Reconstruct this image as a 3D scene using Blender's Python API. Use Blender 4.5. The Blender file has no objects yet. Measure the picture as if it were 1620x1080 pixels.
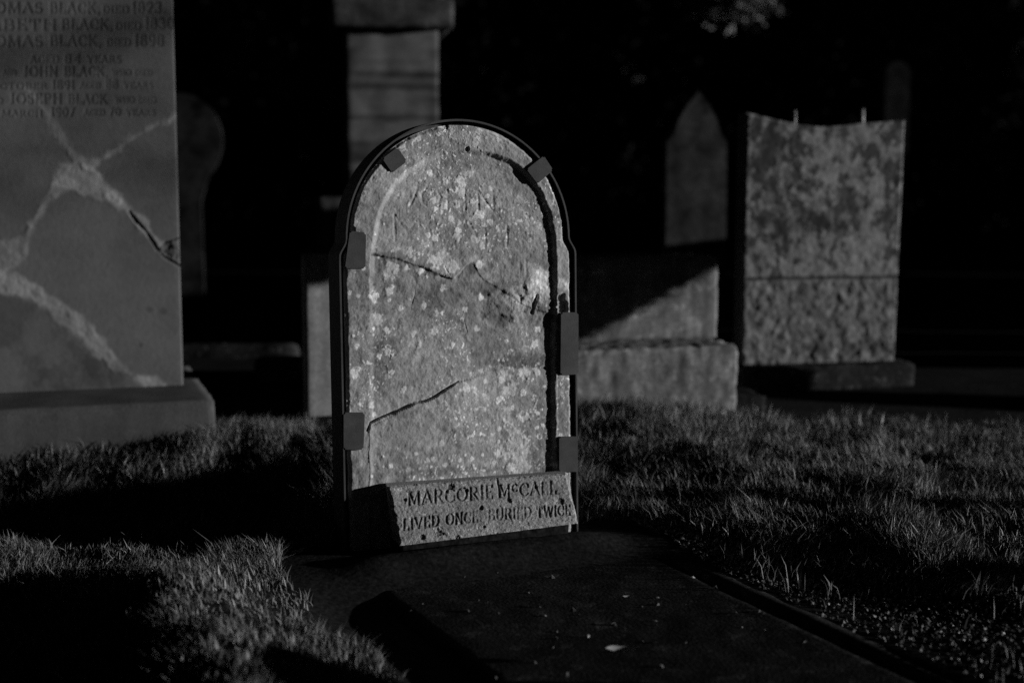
import bpy, bmesh, math, random
import numpy as np
from mathutils import Vector, Matrix, noise as mnoise
from math import radians as R, sin, cos, tan, pi

SC = bpy.context.scene
COL = SC.collection
random.seed(7)
RNG = np.random.default_rng(11)

# ------------------------------------------------------------------ camera, sky, sun, exposure
CAM_H, PITCH, FOC = 0.88, R(6.6), 2250.0          # metres, down-tilt, focal length in photo pixels (50 mm on 36 mm)
cam_d = bpy.data.cameras.new("camera")
cam = bpy.data.objects.new("camera", cam_d); COL.objects.link(cam)
cam.location = (0, 0, CAM_H)
cam.rotation_euler = (pi / 2 - PITCH, 0, 0)
cam_d.lens, cam_d.sensor_width, cam_d.clip_end = 50.0, 36.0, 600.0
cam_d.clip_start = 0.05
cam_d.dof.use_dof = True
cam_d.dof.focus_distance = 3.36
cam_d.dof.aperture_fstop = 1.8
cam_d.dof.aperture_blades = 9
SC.camera = cam

SUN_AZ, SUN_EL = R(-3.0), R(6.5)
LDIR = Vector((cos(SUN_EL) * cos(SUN_AZ), cos(SUN_EL) * sin(SUN_AZ), sin(SUN_EL)))
sun_d = bpy.data.lights.new("sun", 'SUN')
sun_d.energy, sun_d.angle, sun_d.color = 4.7, R(0.5), (1, 1, 1)     # neutral: the photograph is black and white
sun = bpy.data.objects.new("sun", sun_d); COL.objects.link(sun)
sun.rotation_euler = LDIR.to_track_quat('Z', 'Y').to_euler()
sun.location = (6, 0, 4)

world = bpy.data.worlds.new("World"); SC.world = world
world.use_nodes = True
wn = world.node_tree; bg = wn.nodes["Background"]
sky = wn.nodes.new("ShaderNodeTexSky"); sky.sky_type = 'NISHITA'; sky.sun_disc = False
sky.sun_elevation, sky.sun_rotation = SUN_EL, pi / 2 - SUN_AZ
bw = wn.nodes.new("ShaderNodeRGBToBW")
wn.links.new(sky.outputs[0], bw.inputs[0]); wn.links.new(bw.outputs[0], bg.inputs[0])
bg.inputs[1].default_value = 0.0022               # night

SC.view_settings.view_transform = 'Standard'
SC.view_settings.look = 'None'
SC.view_settings.exposure = 0.0
SC.view_settings.gamma = 1.0
SC.render.engine = 'CYCLES'
SC.cycles.use_denoising = False
SC.cycles.max_bounces = 4

# ------------------------------------------------------------------ measuring helpers
_f = np.array([0, cos(PITCH), -sin(PITCH)]); _u = np.array([0, sin(PITCH), cos(PITCH)]); _r = np.array([1.0, 0, 0])
_C = np.array([0, 0, CAM_H])
def ray(x, y): return _r * (x - 810) / FOC + _u * (540 - y) / FOC + _f
def gpt(x, y, z=0.0):
    d = ray(x, y); return _C + d * ((z - CAM_H) / d[2])
class Plane:
    """a stone's face: origin, horizontal axis u, upward axis v, outward normal n"""
    def __init__(s, o, theta, lean=0.0):
        t, p = R(theta), R(lean)
        s.theta, s.lean = t, p
        s.o = np.array(o, float)
        s.u = np.array([cos(t), sin(t), 0]); n0 = np.array([sin(t), -cos(t), 0]); z = np.array([0, 0, 1.0])
        s.n = n0 * cos(p) + z * sin(p); s.v = z * cos(p) - n0 * sin(p)
    def uv(s, x, y, off=0.0):
        d = ray(x, y); o = s.o + s.n * off
        P = _C + d * (np.dot(o - _C, s.n) / np.dot(d, s.n)) - s.o
        return float(P @ s.u), float(P @ s.v)
    def matrix(s):
        m = Matrix.Identity(4)
        for k in range(3):
            m[k][0], m[k][1], m[k][2], m[k][3] = s.u[k], -s.n[k], s.v[k], s.o[k]
        return m

# ------------------------------------------------------------------ noise
def _hash(ix, iy, seed):
    h = (ix.astype(np.int64) * 374761393 + iy.astype(np.int64) * 668265263 + seed * 974634777) & 0xFFFFFFFF
    h = ((h ^ (h >> 13)) * 1274126177) & 0xFFFFFFFF
    return ((h ^ (h >> 16)) & 0xFFFF) / 65535.0
def vnoise(x, y, seed=0):
    x = np.asarray(x, float); y = np.asarray(y, float)
    ix, iy = np.floor(x), np.floor(y); fx, fy = x - ix, y - iy
    fx = fx * fx * fx * (fx * (fx * 6 - 15) + 10); fy = fy * fy * fy * (fy * (fy * 6 - 15) + 10)
    a, b = _hash(ix, iy, seed), _hash(ix + 1, iy, seed)
    c, d = _hash(ix, iy + 1, seed), _hash(ix + 1, iy + 1, seed)
    return (a + (b - a) * fx) * (1 - fy) + (c + (d - c) * fx) * fy - 0.5
def fbm(x, y, scale, seed=0, octv=4, gain=0.5):
    r = 0; a = 1.0; s = 1.0 / scale
    for k in range(octv):
        ca, sa = cos(0.7 * k + seed), sin(0.7 * k + seed)
        r = r + a * vnoise((x * ca - y * sa) * s + 31.7 * k, (x * sa + y * ca) * s - 17.3 * k, seed + k); a *= gain; s *= 2.03
    return r
def sstep(a, b, x):
    t = np.clip((x - a) / (b - a), 0, 1); return t * t * (3 - 2 * t)
def seg_dist(U, V, p, q):
    px, py = p; qx, qy = q; dx, dy = qx - px, qy - py
    t = np.clip(((U - px) * dx + (V - py) * dy) / (dx * dx + dy * dy + 1e-12), 0, 1)
    return np.hypot(U - px - t * dx, V - py - t * dy), t
def poly_dist(U, V, pts, widths=None):
    """distance to a polyline minus the half width along it"""
    best = np.full(U.shape, 9.0)
    for i in range(len(pts) - 1):
        d, t = seg_dist(U, V, pts[i], pts[i + 1])
        if widths is not None: d = d - (widths[i] + (widths[i + 1] - widths[i]) * t)
        best = np.minimum(best, d)
    return best
def inside(U, V, poly):
    r = np.zeros(U.shape, bool); n = len(poly)
    for i in range(n):
        (x0, y0), (x1, y1) = poly[i], poly[(i + 1) % n]
        if y0 == y1: continue
        c = ((y0 > V) != (y1 > V)) & (U < (x1 - x0) * (V - y0) / (y1 - y0) + x0); r ^= c
    return r

# ------------------------------------------------------------------ object helpers
def link(o, parent=None):
    COL.objects.link(o)
    if parent is not None: o.parent = parent
    return o
def tag(o, label=None, cat=None, group=None, kind=None):
    if label: o['label'] = label
    if cat: o['category'] = cat
    if group: o['group'] = group
    if kind: o['kind'] = kind
    return o
def thing(name, matrix, label, cat, group=None):
    o = bpy.data.objects.new(name, None); link(o); o.matrix_world = matrix; o.empty_display_size = 0.1
    return tag(o, label, cat, group)
def np_mesh(name, verts, faces_list, mat, smooth=True, attr=None):
    """faces_list: list of int arrays, each (n, k)"""
    me = bpy.data.meshes.new(name)
    verts = np.asarray(verts, np.float32).reshape(-1, 3)
    me.vertices.add(len(verts)); me.vertices.foreach_set("co", verts.ravel())
    loops = np.concatenate([np.asarray(f, np.int32).ravel() for f in faces_list])
    tot = np.concatenate([np.full(len(f), np.asarray(f).shape[1], np.int32) for f in faces_list])
    start = np.concatenate([[0], np.cumsum(tot)[:-1]]).astype(np.int32)
    me.loops.add(len(loops)); me.loops.foreach_set("vertex_index", loops)
    me.polygons.add(len(tot)); me.polygons.foreach_set("loop_start", start); me.polygons.foreach_set("loop_total", tot)
    me.polygons.foreach_set("use_smooth", np.full(len(tot), smooth, bool))
    for k, a in (attr or {}).items():
        at = me.attributes.new(k, 'FLOAT', 'POINT'); at.data.foreach_set("value", np.asarray(a, np.float32).ravel())
    me.update(calc_edges=True); me.validate()
    if mat: me.materials.append(mat)
    return me
def obj(name, me, parent=None):
    return link(bpy.data.objects.new(name, me), parent)
def shell(name, front, backL, backR, mat, tone=None):
    """closed block: a dense front sheet (rows bottom to top) with sides, top, bottom and back"""
    Rn, Cn, _ = front.shape
    idx = np.arange(Rn * Cn).reshape(Rn, Cn)
    q = np.stack([idx[:-1, :-1], idx[:-1, 1:], idx[1:, 1:], idx[1:, :-1]], -1).reshape(-1, 4)
    # separate vertices for sides keep the arris crisp
    n0 = Rn * Cn
    ML = idx[:, 0]; MR = idx[:, -1]
    L = n0 + np.arange(Rn); Rr = L + Rn; BL = Rr + Rn; BR = BL + Rn
    T = n0 + 4 * Rn + np.arange(Cn); B = T + Cn
    Tb = n0 + 4 * Rn + 2 * Cn + np.arange(4)
    verts = np.concatenate([front.reshape(-1, 3), front[:, 0], front[:, -1], backL, backR, front[-1], front[0],
                            np.stack([backL[-1], backR[-1], backL[0], backR[0]])])
    ql = np.stack([L[:-1], L[1:], BL[1:], BL[:-1]], -1); qr = np.stack([Rr[:-1], BR[:-1], BR[1:], Rr[1:]], -1)
    qb = np.stack([BL[:-1], BL[1:], BR[1:], BR[:-1]], -1)
    top = np.concatenate([T, [Tb[1], Tb[0]]])[None]; bot = np.concatenate([B[::-1], [Tb[2], Tb[3]]])[None]
    at = None
    if tone is not None:
        ext = np.full(len(verts) - n0, float(np.median(tone)))
        at = {"tone": np.concatenate([tone.ravel(), ext])}
    return np_mesh(name, verts, [q, ql, qr, qb, top, bot], mat, True, at)

def shell_full(name, front, thick, mat, tone):
    """like shell, with a back sheet of the same outline (for curved top edges)"""
    Rn, Cn, _ = front.shape
    back = front.copy(); back[..., 1] = thick
    n = Rn * Cn; idx = np.arange(n).reshape(Rn, Cn)
    q = np.stack([idx[:-1, :-1], idx[:-1, 1:], idx[1:, 1:], idx[1:, :-1]], -1).reshape(-1, 4)
    rim = np.concatenate([idx[0, :], idx[1:, -1], idx[-1, -2::-1], idx[-2:0:-1, 0]]); m = len(rim)
    fv = front.reshape(-1, 3); bv = back.reshape(-1, 3)
    verts = np.concatenate([fv, bv, fv[rim], bv[rim]])
    k = np.arange(m); k2 = (k + 1) % m; o = 2 * n
    side = np.stack([o + k2, o + k, o + m + k, o + m + k2], -1)
    t = np.concatenate([tone.ravel(), np.full(n, 1.0), np.full(2 * m, float(np.median(tone)))])
    return np_mesh(name, verts, [q, q[:, ::-1] + n, side], mat, True, {"tone": t})

# ------------------------------------------------------------------ materials (all neutral: a black and white scene)
def mat_new(name):
    m = bpy.data.materials.new(name); m.use_nodes = True
    nt = m.node_tree; return m, nt, nt.nodes["Principled BSDF"]
def nd(nt, typ, **kw):
    n = nt.nodes.new(typ)
    for k, v in kw.items():
        if k in n.inputs.keys(): n.inputs[k].default_value = v
        else: setattr(n, k, v)
    return n
def stone_mat(name, albedo, rough=0.92, attr=False, speck=0.25, blotch=0.35, streak=0.0, grain=350, bump=0.25, spots=0.0, dark=0.0, spec=0.25):
    m, nt, p = mat_new(name); L = nt.links.new
    tc = nd(nt, "ShaderNodeTexCoord")
    def noise_val(scale, amp, det=4, vec=None):
        n = nd(nt, "ShaderNodeTexNoise"); n.inputs["Scale"].default_value = scale; n.inputs["Detail"].default_value = det
        L(vec or tc.outputs["Object"], n.inputs["Vector"])
        mr = nd(nt, "ShaderNodeMapRange"); mr.inputs[1].default_value = 0.25; mr.inputs[2].default_value = 0.75
        mr.inputs[3].default_value = 1 - amp; mr.inputs[4].default_value = 1 + amp
        L(n.outputs[0], mr.inputs[0]); return mr.outputs[0]
    def mul(a, b, op='MULTIPLY'):
        x = nd(nt, "ShaderNodeMath", operation=op)
        for i, v in enumerate((a, b)):
            if isinstance(v, (int, float)): x.inputs[i].default_value = v
            else: L(v, x.inputs[i])
        return x.outputs[0]
    val = mul(noise_val(grain, speck, 2), noise_val(7, blotch, 6))
    val = mul(val, noise_val(45, blotch * 0.6, 4))
    if streak:
        mp = nd(nt, "ShaderNodeMapping"); mp.inputs["Scale"].default_value = (30, 30, 2.5)
        L(tc.outputs["Object"], mp.inputs[0]); val = mul(val, noise_val(1.0, streak, 4, mp.outputs[0]))
    if spots:       # lichen: pale rounded patches
        nz = nd(nt, "ShaderNodeTexNoise"); nz.inputs["Scale"].default_value = 26; nz.inputs["Detail"].default_value = 5
        L(tc.outputs["Object"], nz.inputs[0])
        mr = nd(nt, "ShaderNodeMapRange"); mr.inputs[1].default_value = 0.58; mr.inputs[2].default_value = 0.66
        mr.inputs[3].default_value = 1; mr.inputs[4].default_value = 1 + spots; L(nz.outputs[0], mr.inputs[0]); val = mul(val, mr.outputs[0])
    if dark:        # dark algae
        nz = nd(nt, "ShaderNodeTexNoise"); nz.inputs["Scale"].default_value = 13; nz.inputs["Detail"].default_value = 7; nz.inputs["Roughness"].default_value = 0.68
        L(tc.outputs["Object"], nz.inputs[0])
        mr = nd(nt, "ShaderNodeMapRange"); mr.inputs[1].default_value = 0.50; mr.inputs[2].default_value = 0.58
        mr.inputs[3].default_value = 1; mr.inputs[4].default_value = 1 - dark; L(nz.outputs[0], mr.inputs[0]); val = mul(val, mr.outputs[0])
    if attr:
        a = nd(nt, "ShaderNodeAttribute", attribute_name="tone"); val = mul(val, a.outputs["Fac"])
    val = mul(val, albedo)
    L(val, p.inputs["Base Color"])
    p.inputs["Roughness"].default_value = rough
    p.inputs["Specular IOR Level"].default_value = spec
    bn = nd(nt, "ShaderNodeTexNoise"); bn.inputs["Scale"].default_value = grain * 0.8; bn.inputs["Detail"].default_value = 3
    L(tc.outputs["Object"], bn.inputs[0])
    bp = nd(nt, "ShaderNodeBump"); bp.inputs["Strength"].default_value = bump; bp.inputs["Distance"].default_value = 0.002
    L(bn.outputs[0], bp.inputs["Height"]); L(bp.outputs[0], p.inputs["Normal"])
    return m
def leaf_mat(name, albedo, rough=0.6, trans=0.0, spec=0.3):
    m, nt, p = mat_new(name); L = nt.links.new
    a = nd(nt, "ShaderNodeAttribute", attribute_name="tone")
    x = nd(nt, "ShaderNodeMath", operation='MULTIPLY'); x.inputs[1].default_value = albedo
    L(a.outputs["Fac"], x.inputs[0]); L(x.outputs[0], p.inputs["Base Color"])
    p.inputs["Roughness"].default_value = rough; p.inputs["Specular IOR Level"].default_value = spec
    return m
M = {
    'front': stone_mat("weathered_sandstone", 0.275, attr=True, speck=0.22, blotch=0.22, bump=0.3),
    'iron': stone_mat("dark_iron", 0.034, rough=0.6, speck=0.4, blotch=0.5, grain=500, bump=0.12, spec=0.4),
    'marker': stone_mat("grey_granite", 0.225, attr=True, speck=0.5, blotch=0.15, grain=420, bump=0.45),
    'slate': stone_mat("dark_smooth_stone", 0.088, attr=True, speck=0.15, blotch=0.12, bump=0.1, rough=0.85),
    'left_plinth': stone_mat("mossy_plinth_stone", 0.055, speck=0.3, blotch=0.25, streak=0.15, grain=200, bump=0.4),
    'mottled': stone_mat("mottled_lichened_stone", 0.20, attr=True, speck=0.2, blotch=0.15, bump=0.4, grain=150),
    'rough_grey': stone_mat("rough_streaked_stone", 0.135, speck=0.4, blotch=0.45, streak=0.35, spots=0.9, grain=120, bump=0.6),
    'pin': stone_mat('worn_metal_pin', 0.3, rough=.5),
    'slim': stone_mat('pale_rough_stone', 0.19, speck=.3, blotch=.3, streak=.2, grain=120, bump=.5),
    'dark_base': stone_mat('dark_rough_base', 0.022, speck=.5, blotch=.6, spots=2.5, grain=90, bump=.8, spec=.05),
    'dim_rear': stone_mat('dimmest_stone', 0.014, speck=.4, blotch=1.0, grain=90, bump=.5, spec=.05),  # near-black colour stands in for the dim light on the disc stone
    'dim': stone_mat("dim_stone", 0.042, speck=0.4, blotch=1.1, streak=0.2, grain=90, bump=0.5),  # low albedo stands in for the weaker light on the far stones
    'banded': stone_mat("banded_pillar_stone", 0.076, attr=True, speck=0.2, blotch=0.25, grain=90, bump=0.5),
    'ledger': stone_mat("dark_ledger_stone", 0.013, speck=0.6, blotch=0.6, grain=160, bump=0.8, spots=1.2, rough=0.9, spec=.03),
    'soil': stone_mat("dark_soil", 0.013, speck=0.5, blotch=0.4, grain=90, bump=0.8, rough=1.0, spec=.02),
    'bark': stone_mat("dark_bark", 0.03, speck=0.3, blotch=0.4, streak=0.5, grain=60, bump=0.9),
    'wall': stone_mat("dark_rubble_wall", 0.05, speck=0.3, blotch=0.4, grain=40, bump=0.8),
    'grass': leaf_mat("grass_blades", 0.11, rough=0.55, spec=0.35),
    'litter': leaf_mat("dead_leaves_and_grit", 0.06, rough=0.5, spec=0.4),
    'leaf': leaf_mat("tree_leaves", 0.15, rough=0.5),
    'pale_leaf': leaf_mat("pale_dead_leaf", 0.3, rough=0.6),
}

# ------------------------------------------------------------------ lettering: strokes, broad-nibbed by direction, with serifs
def arc(cx, cy, rx, ry, a0, a1, n=12):
    return [(cx + rx * cos(R(a0 + (a1 - a0) * i / n)), cy + ry * sin(R(a0 + (a1 - a0) * i / n))) for i in range(n + 1)]
GL = {
    'A': (.84, [[(.06, 0), (.42, 1)], [(.42, 1), (.78, 0)], [(.2, .36), (.65, .36)]]),
    'B': (.7, [[(.14, 0), (.14, 1)], [(.14, 1)] + arc(.36, .76, .22, .24, 90, -90) + [(.14, .52)], [(.14, .52)] + arc(.38, .26, .26, .26, 90, -90) + [(.14, 0)]]),
    'C': (.8, [arc(.46, .5, .38, .5, 42, 318, 20), [(.745, .84), (.745, .66)]]),
    'D': (.8, [[(.14, 0), (.14, 1)], [(.14, 1)] + arc(.34, .5, .38, .5, 90, -90, 16) + [(.14, 0)]]),
    'E': (.66, [[(.14, 0), (.14, 1)], [(.14, 1), (.56, 1)], [(.14, .52), (.46, .52)], [(.14, 0), (.58, 0)], [(.57, 1), (.57, .86)], [(.59, 0), (.59, .15)]]),
    'F': (.62, [[(.14, 0), (.14, 1)], [(.14, 1), (.56, 1)], [(.14, .52), (.44, .52)], [(.56, 1), (.56, .86)]]),
    'G': (.84, [arc(.46, .5, .38, .5, 42, 320, 20), [(.76, .1), (.76, .44)], [(.58, .44), (.86, .44)]]),
    'H': (.86, [[(.14, 0), (.14, 1)], [(.72, 0), (.72, 1)], [(.14, .52), (.72, .52)]]),
    'I': (.3, [[(.15, 0), (.15, 1)]]),
    'J': (.46, [[(.3, 1), (.3, .22)] + arc(.14, .2, .16, .2, 0, -120, 6)]),
    'K': (.8, [[(.14, 0), (.14, 1)], [(.14, .42), (.66, 1)], [(.32, .6), (.74, 0)]]),
    'L': (.62, [[(.14, 0), (.14, 1)], [(.14, 0), (.58, 0)], [(.58, 0), (.58, .18)]]),
    'M': (1.0, [[(.12, 0), (.16, 1)], [(.16, 1), (.5, .12)], [(.5, .12), (.84, 1)], [(.84, 1), (.88, 0)]]),
    'N': (.86, [[(.14, 0), (.14, 1)], [(.14, 1), (.72, 0)], [(.72, 0), (.72, 1)]]),
    'O': (.9, [arc(.45, .5, .38, .5, 0, 360, 26)]),
    'P': (.68, [[(.14, 0), (.14, 1)], [(.14, 1)] + arc(.36, .74, .24, .26, 90, -90) + [(.14, .48)]]),
    'R': (.76, [[(.14, 0), (.14, 1)], [(.14, 1)] + arc(.36, .75, .23, .25, 90, -90) + [(.14, .5)], [(.36, .5), (.7, 0)]]),
    'S': (.6, [arc(.3, .74, .21, .26, 40, 250, 10) + arc(.3, .26, .23, .26, 90, -140, 12)]),
    'T': (.72, [[(.36, 0), (.36, 1)], [(.04, 1), (.68, 1)], [(.04, 1), (.04, .84)], [(.68, 1), (.68, .84)]]),
    'U': (.84, [[(.14, 1), (.14, .32)] + arc(.42, .32, .28, .32, 180, 360, 12) + [(.7, 1)]]),
    'V': (.8, [[(.06, 1), (.4, 0)], [(.4, 0), (.74, 1)]]),
    'W': (1.14, [[(.06, 1), (.32, 0)], [(.32, 0), (.57, .9)], [(.57, .9), (.82, 0)], [(.82, 0), (1.08, 1)]]),
    'Y': (.78, [[(.39, 0), (.39, .46)], [(.39, .46), (.06, 1)], [(.39, .46), (.72, 1)]]),
    'Z': (.7, [[(.08, 1), (.6, 1)], [(.6, 1), (.08, 0)], [(.08, 0), (.62, 0)]]),
    '0': (.62, [arc(.31, .5, .23, .5, 0, 360, 20)]),
    '1': (.36, [[(.2, 0), (.2, 1)], [(.2, 1), (.08, .86)]]),
    '2': (.6, [arc(.3, .74, .22, .26, 160, -30, 10) + [(.1, 0), (.54, 0)]]),
    '3': (.58, [arc(.28, .75, .2, .25, 150, -90, 10), arc(.28, .26, .24, .26, 90, -150, 12)]),
    '4': (.64, [[(.44, 0), (.44, 1)], [(.44, 1), (.06, .3)], [(.06, .3), (.6, .3)]]),
    '5': (.58, [[(.5, 1), (.16, 1), (.13, .56)], arc(.28, .3, .24, .3, 115, -150, 14)]),
    '7': (.56, [[(.08, 1), (.52, 1), (.2, 0)]]),
    '8': (.6, [arc(.3, .75, .19, .25, 0, 360, 16), arc(.3, .26, .23, .26, 0, 360, 16)]),
    '9': (.6, [arc(.3, .7, .22, .3, 0, 360, 16), arc(.3, .5, .22, .5, 20, -110, 10)]),
    ',': (.3, [[(.14, .06), (.1, -.18)]]),
    '.': (.3, [[(.14, .04), (.15, .05)]]),
    'c': (.56, [[(x * .6 + .02, y * .6 + .38) for x, y in arc(.46, .5, .38, .5, 42, 318, 16)]]),
    ' ': (.42, []),
}
NOSERIF = set("OCGSJ0235789.,c")
def word_strokes(text, track=0.1, serif=0.11):
    """segments (p, q, thickness weight) in cap-height units, and the total width"""
    x = 0.0; segs = []
    for ch in text:
        w, st = GL[ch]
        for pl in st:
            for a, b in zip(pl[:-1], pl[1:]):
                dx, dy = b[0] - a[0], b[1] - a[1]; L = math.hypot(dx, dy) + 1e-9
                wt = abs(dy) / L
                if dx * dy > 0 and abs(dx) > 0.12 * abs(dy) and len(pl) == 2: wt *= 0.45       # rising diagonals are thin
                segs.append(((x + a[0], a[1]), (x + b[0], b[1]), wt))
            if ch not in NOSERIF and len(pl) >= 2:
                for e, o in ((pl[0], pl[1]), (pl[-1], pl[-2])):
                    if e[1] in (0, 1) and abs(e[1] - o[1]) > 0.4:
                        segs.append(((x + e[0] - serif, e[1]), (x + e[0] + serif, e[1]), 0.0))
        x += w + track
    return segs, x - track
def ink(U, V, segs, thick, thin, aa):
    """coverage of segments (already in u,v metres) on regular or warped sample grids"""
    cov = np.zeros(U.shape)
    if not segs: return cov
    xs = [c for s in segs for c in (s[0][0], s[1][0])]; ys = [c for s in segs for c in (s[0][1], s[1][1])]
    pad = thick + aa * 2
    msk = (U > min(xs) - pad) & (U < max(xs) + pad) & (V > min(ys) - pad) & (V < max(ys) + pad)
    ii = np.nonzero(msk)
    if len(ii[0]) == 0: return cov
    u, v = U[ii], V[ii]; best = np.full(u.shape, 9.0)
    for p, q, wt in segs:
        lo, hi = min(p[0], q[0]) - pad, max(p[0], q[0]) + pad
        k = np.nonzero((u > lo) & (u < hi))[0]
        d, _ = seg_dist(u[k], v[k], p, q); best[k] = np.minimum(best[k], d - (thin + (thick - thin) * wt) * 0.5)
    cov[ii] = np.clip(0.5 - best / aa, 0, 1)
    return cov

# ------------------------------------------------------------------ the ground
PM = Plane(gpt(545, 872), 19.0, 2.0)              # front face of the iron-framed gravestone
BASE_C = PM.o + PM.u * 0.297
LT = R(25.0)
LU = np.array([cos(LT), sin(LT)]); LF = np.array([sin(LT), -cos(LT)])
def ledger_uv(x, y):
    dx, dy = x - BASE_C[0], y - BASE_C[1]
    return dx * LU[0] + dy * LU[1], dx * LF[0] + dy * LF[1]
def terrain(x, y):
    x = np.asarray(x, float); y = np.asarray(y, float)
    a, f = ledger_uv(x, y)
    z = 0.006 * fbm(x, y, 0.55, 3, 3) + 0.05 * fbm(x, y, 2.6, 5, 2) * sstep(3, 8, np.hypot(x, y - 3))
    sunk = sstep(-0.62, -0.36, a) * (1 - .6 * sstep(0.36, 0.46, a) - .4 * sstep(.5, 1.0, a)) * sstep(0.08, 0.4, f)
    z = z * (1 - 0.85 * sunk) - 0.05 * sunk
    z = z + 0.06 * (1 - sstep(-0.76, -0.52, a)) * sstep(-0.12, 0.3, f) * (-1.0 + 2.0 * sstep(-1.08, -0.74, a))          # turf mound, front left
    z = z - 0.15 * sstep(-2.4, -1.9, x) * (1 - sstep(-0.75, -0.42, x)) * sstep(3.15, 3.5, y + .12 * x) * (1 - sstep(4.1, 4.5, y))                        # dip shaped at left to lie in shade
    z = z + 0.02 * sstep(4.25, 4.7, y) * (1 - sstep(-0.6, 0.1, x)) * (1 - sstep(6, 7, y))
    z = z + 0.035 * sstep(0.6, 1.0, a) * sstep(2.75, 3.0, y) * (1 - sstep(4.8, 5.4, y))
    z = z - 0.06 * np.clip(x - .45, 0, 3.5) * (1 - sstep(5.4, 6.2, y)) * sstep(2.6, 2.9, y)           # falls away to the right, shaped to let the low light in
    return z
_terrain0 = terrain
def terrain(x, y):
    a, f = ledger_uv(np.asarray(x, float), np.asarray(y, float))
    return _terrain0(x, y) + 0.024 * np.exp(-((f - .115) / .05) ** 2) * (1 - sstep(.25, .4, np.abs(a)))       # soil banked against the marker
def axis(lo, hi, dlo, dhi, step, far):
    inner = np.arange(dlo, dhi + step * .5, step)
    def grow(d):
        r = []; s = step; t = 0
        while t < d: s *= 1.25; t += s; r.append(t)
        return np.array(r)
    return np.concatenate([(dlo - grow(far))[::-1], inner, dhi + grow(far)])
gx = axis(0, 0, -2.6, 2.6, 0.03, 160); gy = axis(0, 0, 1.6, 7.0, 0.03, 160)
GX, GY = np.meshgrid(gx, gy); GZ = terrain(GX, GY)
ni, nj = GX.shape; gi = np.arange(ni * nj).reshape(ni, nj)
gq = np.stack([gi[:-1, :-1], gi[:-1, 1:], gi[1:, 1:], gi[1:, :-1]], -1).reshape(-1, 4)
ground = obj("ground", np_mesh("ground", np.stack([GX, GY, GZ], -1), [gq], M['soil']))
tag(ground, kind='structure')

# ------------------------------------------------------------------ the iron-framed gravestone
HW, AR, VS = 0.283, 0.266, 0.735                  # half width of body, arch radius, springing height
VTOP = 1.003
CU = 0.297
def half_width(v):
    v = np.asarray(v, float)
    t = np.clip((v - VS) / (VTOP - VS), 0, 1)
    a = AR * np.sqrt(np.clip(1 - t ** 2, 0, 1))
    sh = sstep(0.695, 0.735, v)
    return np.where(v > VS, a, HW + (AR - HW) * sh)
PLN = Matrix.Translation(Vector(PM.u) * CU) @ PM.matrix()
grave = thing("gravestone", PLN, "brightly lit round-topped gravestone held in an iron band, cracked and spotted with lichen", "gravestone")
def mp(x, y, off=0.0):
    a, b = PM.uv(x, y, off); return a - CU, b
def mpl(pts, off=-0.008): return [mp(x, y, off) for x, y in pts]

s = np.linspace(0, 1, 250)
vrows = np.concatenate([np.linspace(-0.12, VS, 420)[:-1], VS + (VTOP - 0.0006 - VS) * np.sin(s * pi / 2) ** 1.0])
ucol = np.linspace(-1, 1, 380)
hw = half_width(vrows)
U = ucol[None, :] * hw[:, None]; V = np.repeat(vrows[:, None], len(ucol), 1)
edge_n = 1 + 0.010 * fbm(np.sign(U) * 3, V, 0.05, 9, 4)
# recessed arched panel
panel = mpl([(583, 790), (583, 640), (583, 480), (585, 400), (590, 360), (600, 325), (617, 295), (640, 270), (668, 251), (700, 240), (735, 236),
             (772, 240), (806, 252), (834, 272), (856, 300), (870, 335), (878, 375), (880, 440), (877, 560), (878, 700), (878, 790)])
pin = inside(U, V, panel + [(panel[-1][0], -0.3), (panel[0][0], -0.3)])
pd = poly_dist(U, V, panel + [])
pd = np.where(pin, pd, -pd) + 0.0012 * fbm(U, V, 0.02, 21, 3)
REC = 0.0095
h = -(REC * np.maximum(.34 + .5 * sstep(.6, .74, V), sstep(-.1, .1, U))) * sstep(-0.002, 0.013, pd + 0.0025 * fbm(U, V, 0.04, 22, 3))
# general wear
h += 0.0028 * fbm(U, V, 0.09, 1, 4) + 0.0013 * fbm(U, V, 0.014, 2, 3) + 0.0006 * fbm(U, V, 0.005, 3, 2)
tone = 1 + 0.5 * fbm(U, V, 0.12, 4, 6) + 0.4 * fbm(U, V, 0.018, 6, 3)
# spalled sheet below an irregular edge
sp = mpl([(585, 402), (604, 404), (628, 409), (650, 416), (672, 424), (694, 433), (716, 441), (726, 432), (736, 421), (748, 416), (756, 430), (768, 444), (790, 456), (812, 470), (840, 488), (884, 500)])
spd = np.abs(poly_dist(U, V, sp) + .002 * fbm(U, V, .012, 94, 3))
below = inside(U, V, sp + [mp(884, 640), mp(583, 640)])
rough = fbm(U, V, 0.03, 13, 5); wr = 1 - .5 * sstep(mp(722, 430)[0], mp(765, 430)[0], U)
fall = np.exp(-spd / 0.05)
h = np.where(below, h - wr * (0.0034 * fall + 0.0045 * fall * rough) * sstep(0, 0.002, spd), h)
tone = np.where(below, tone * (1 - 0.34 * wr * fall + 0.5 * fall * rough), tone)
jag = wr * np.clip(.4 + 2.2 * fbm(U, V, .03, 93, 3), 0, 1)
h -= 0.0022 * jag * np.exp(-(spd / 0.002) ** 2)
tone *= 1 - 0.6 * jag * np.exp(-(spd / 0.0035) ** 2)
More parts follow.
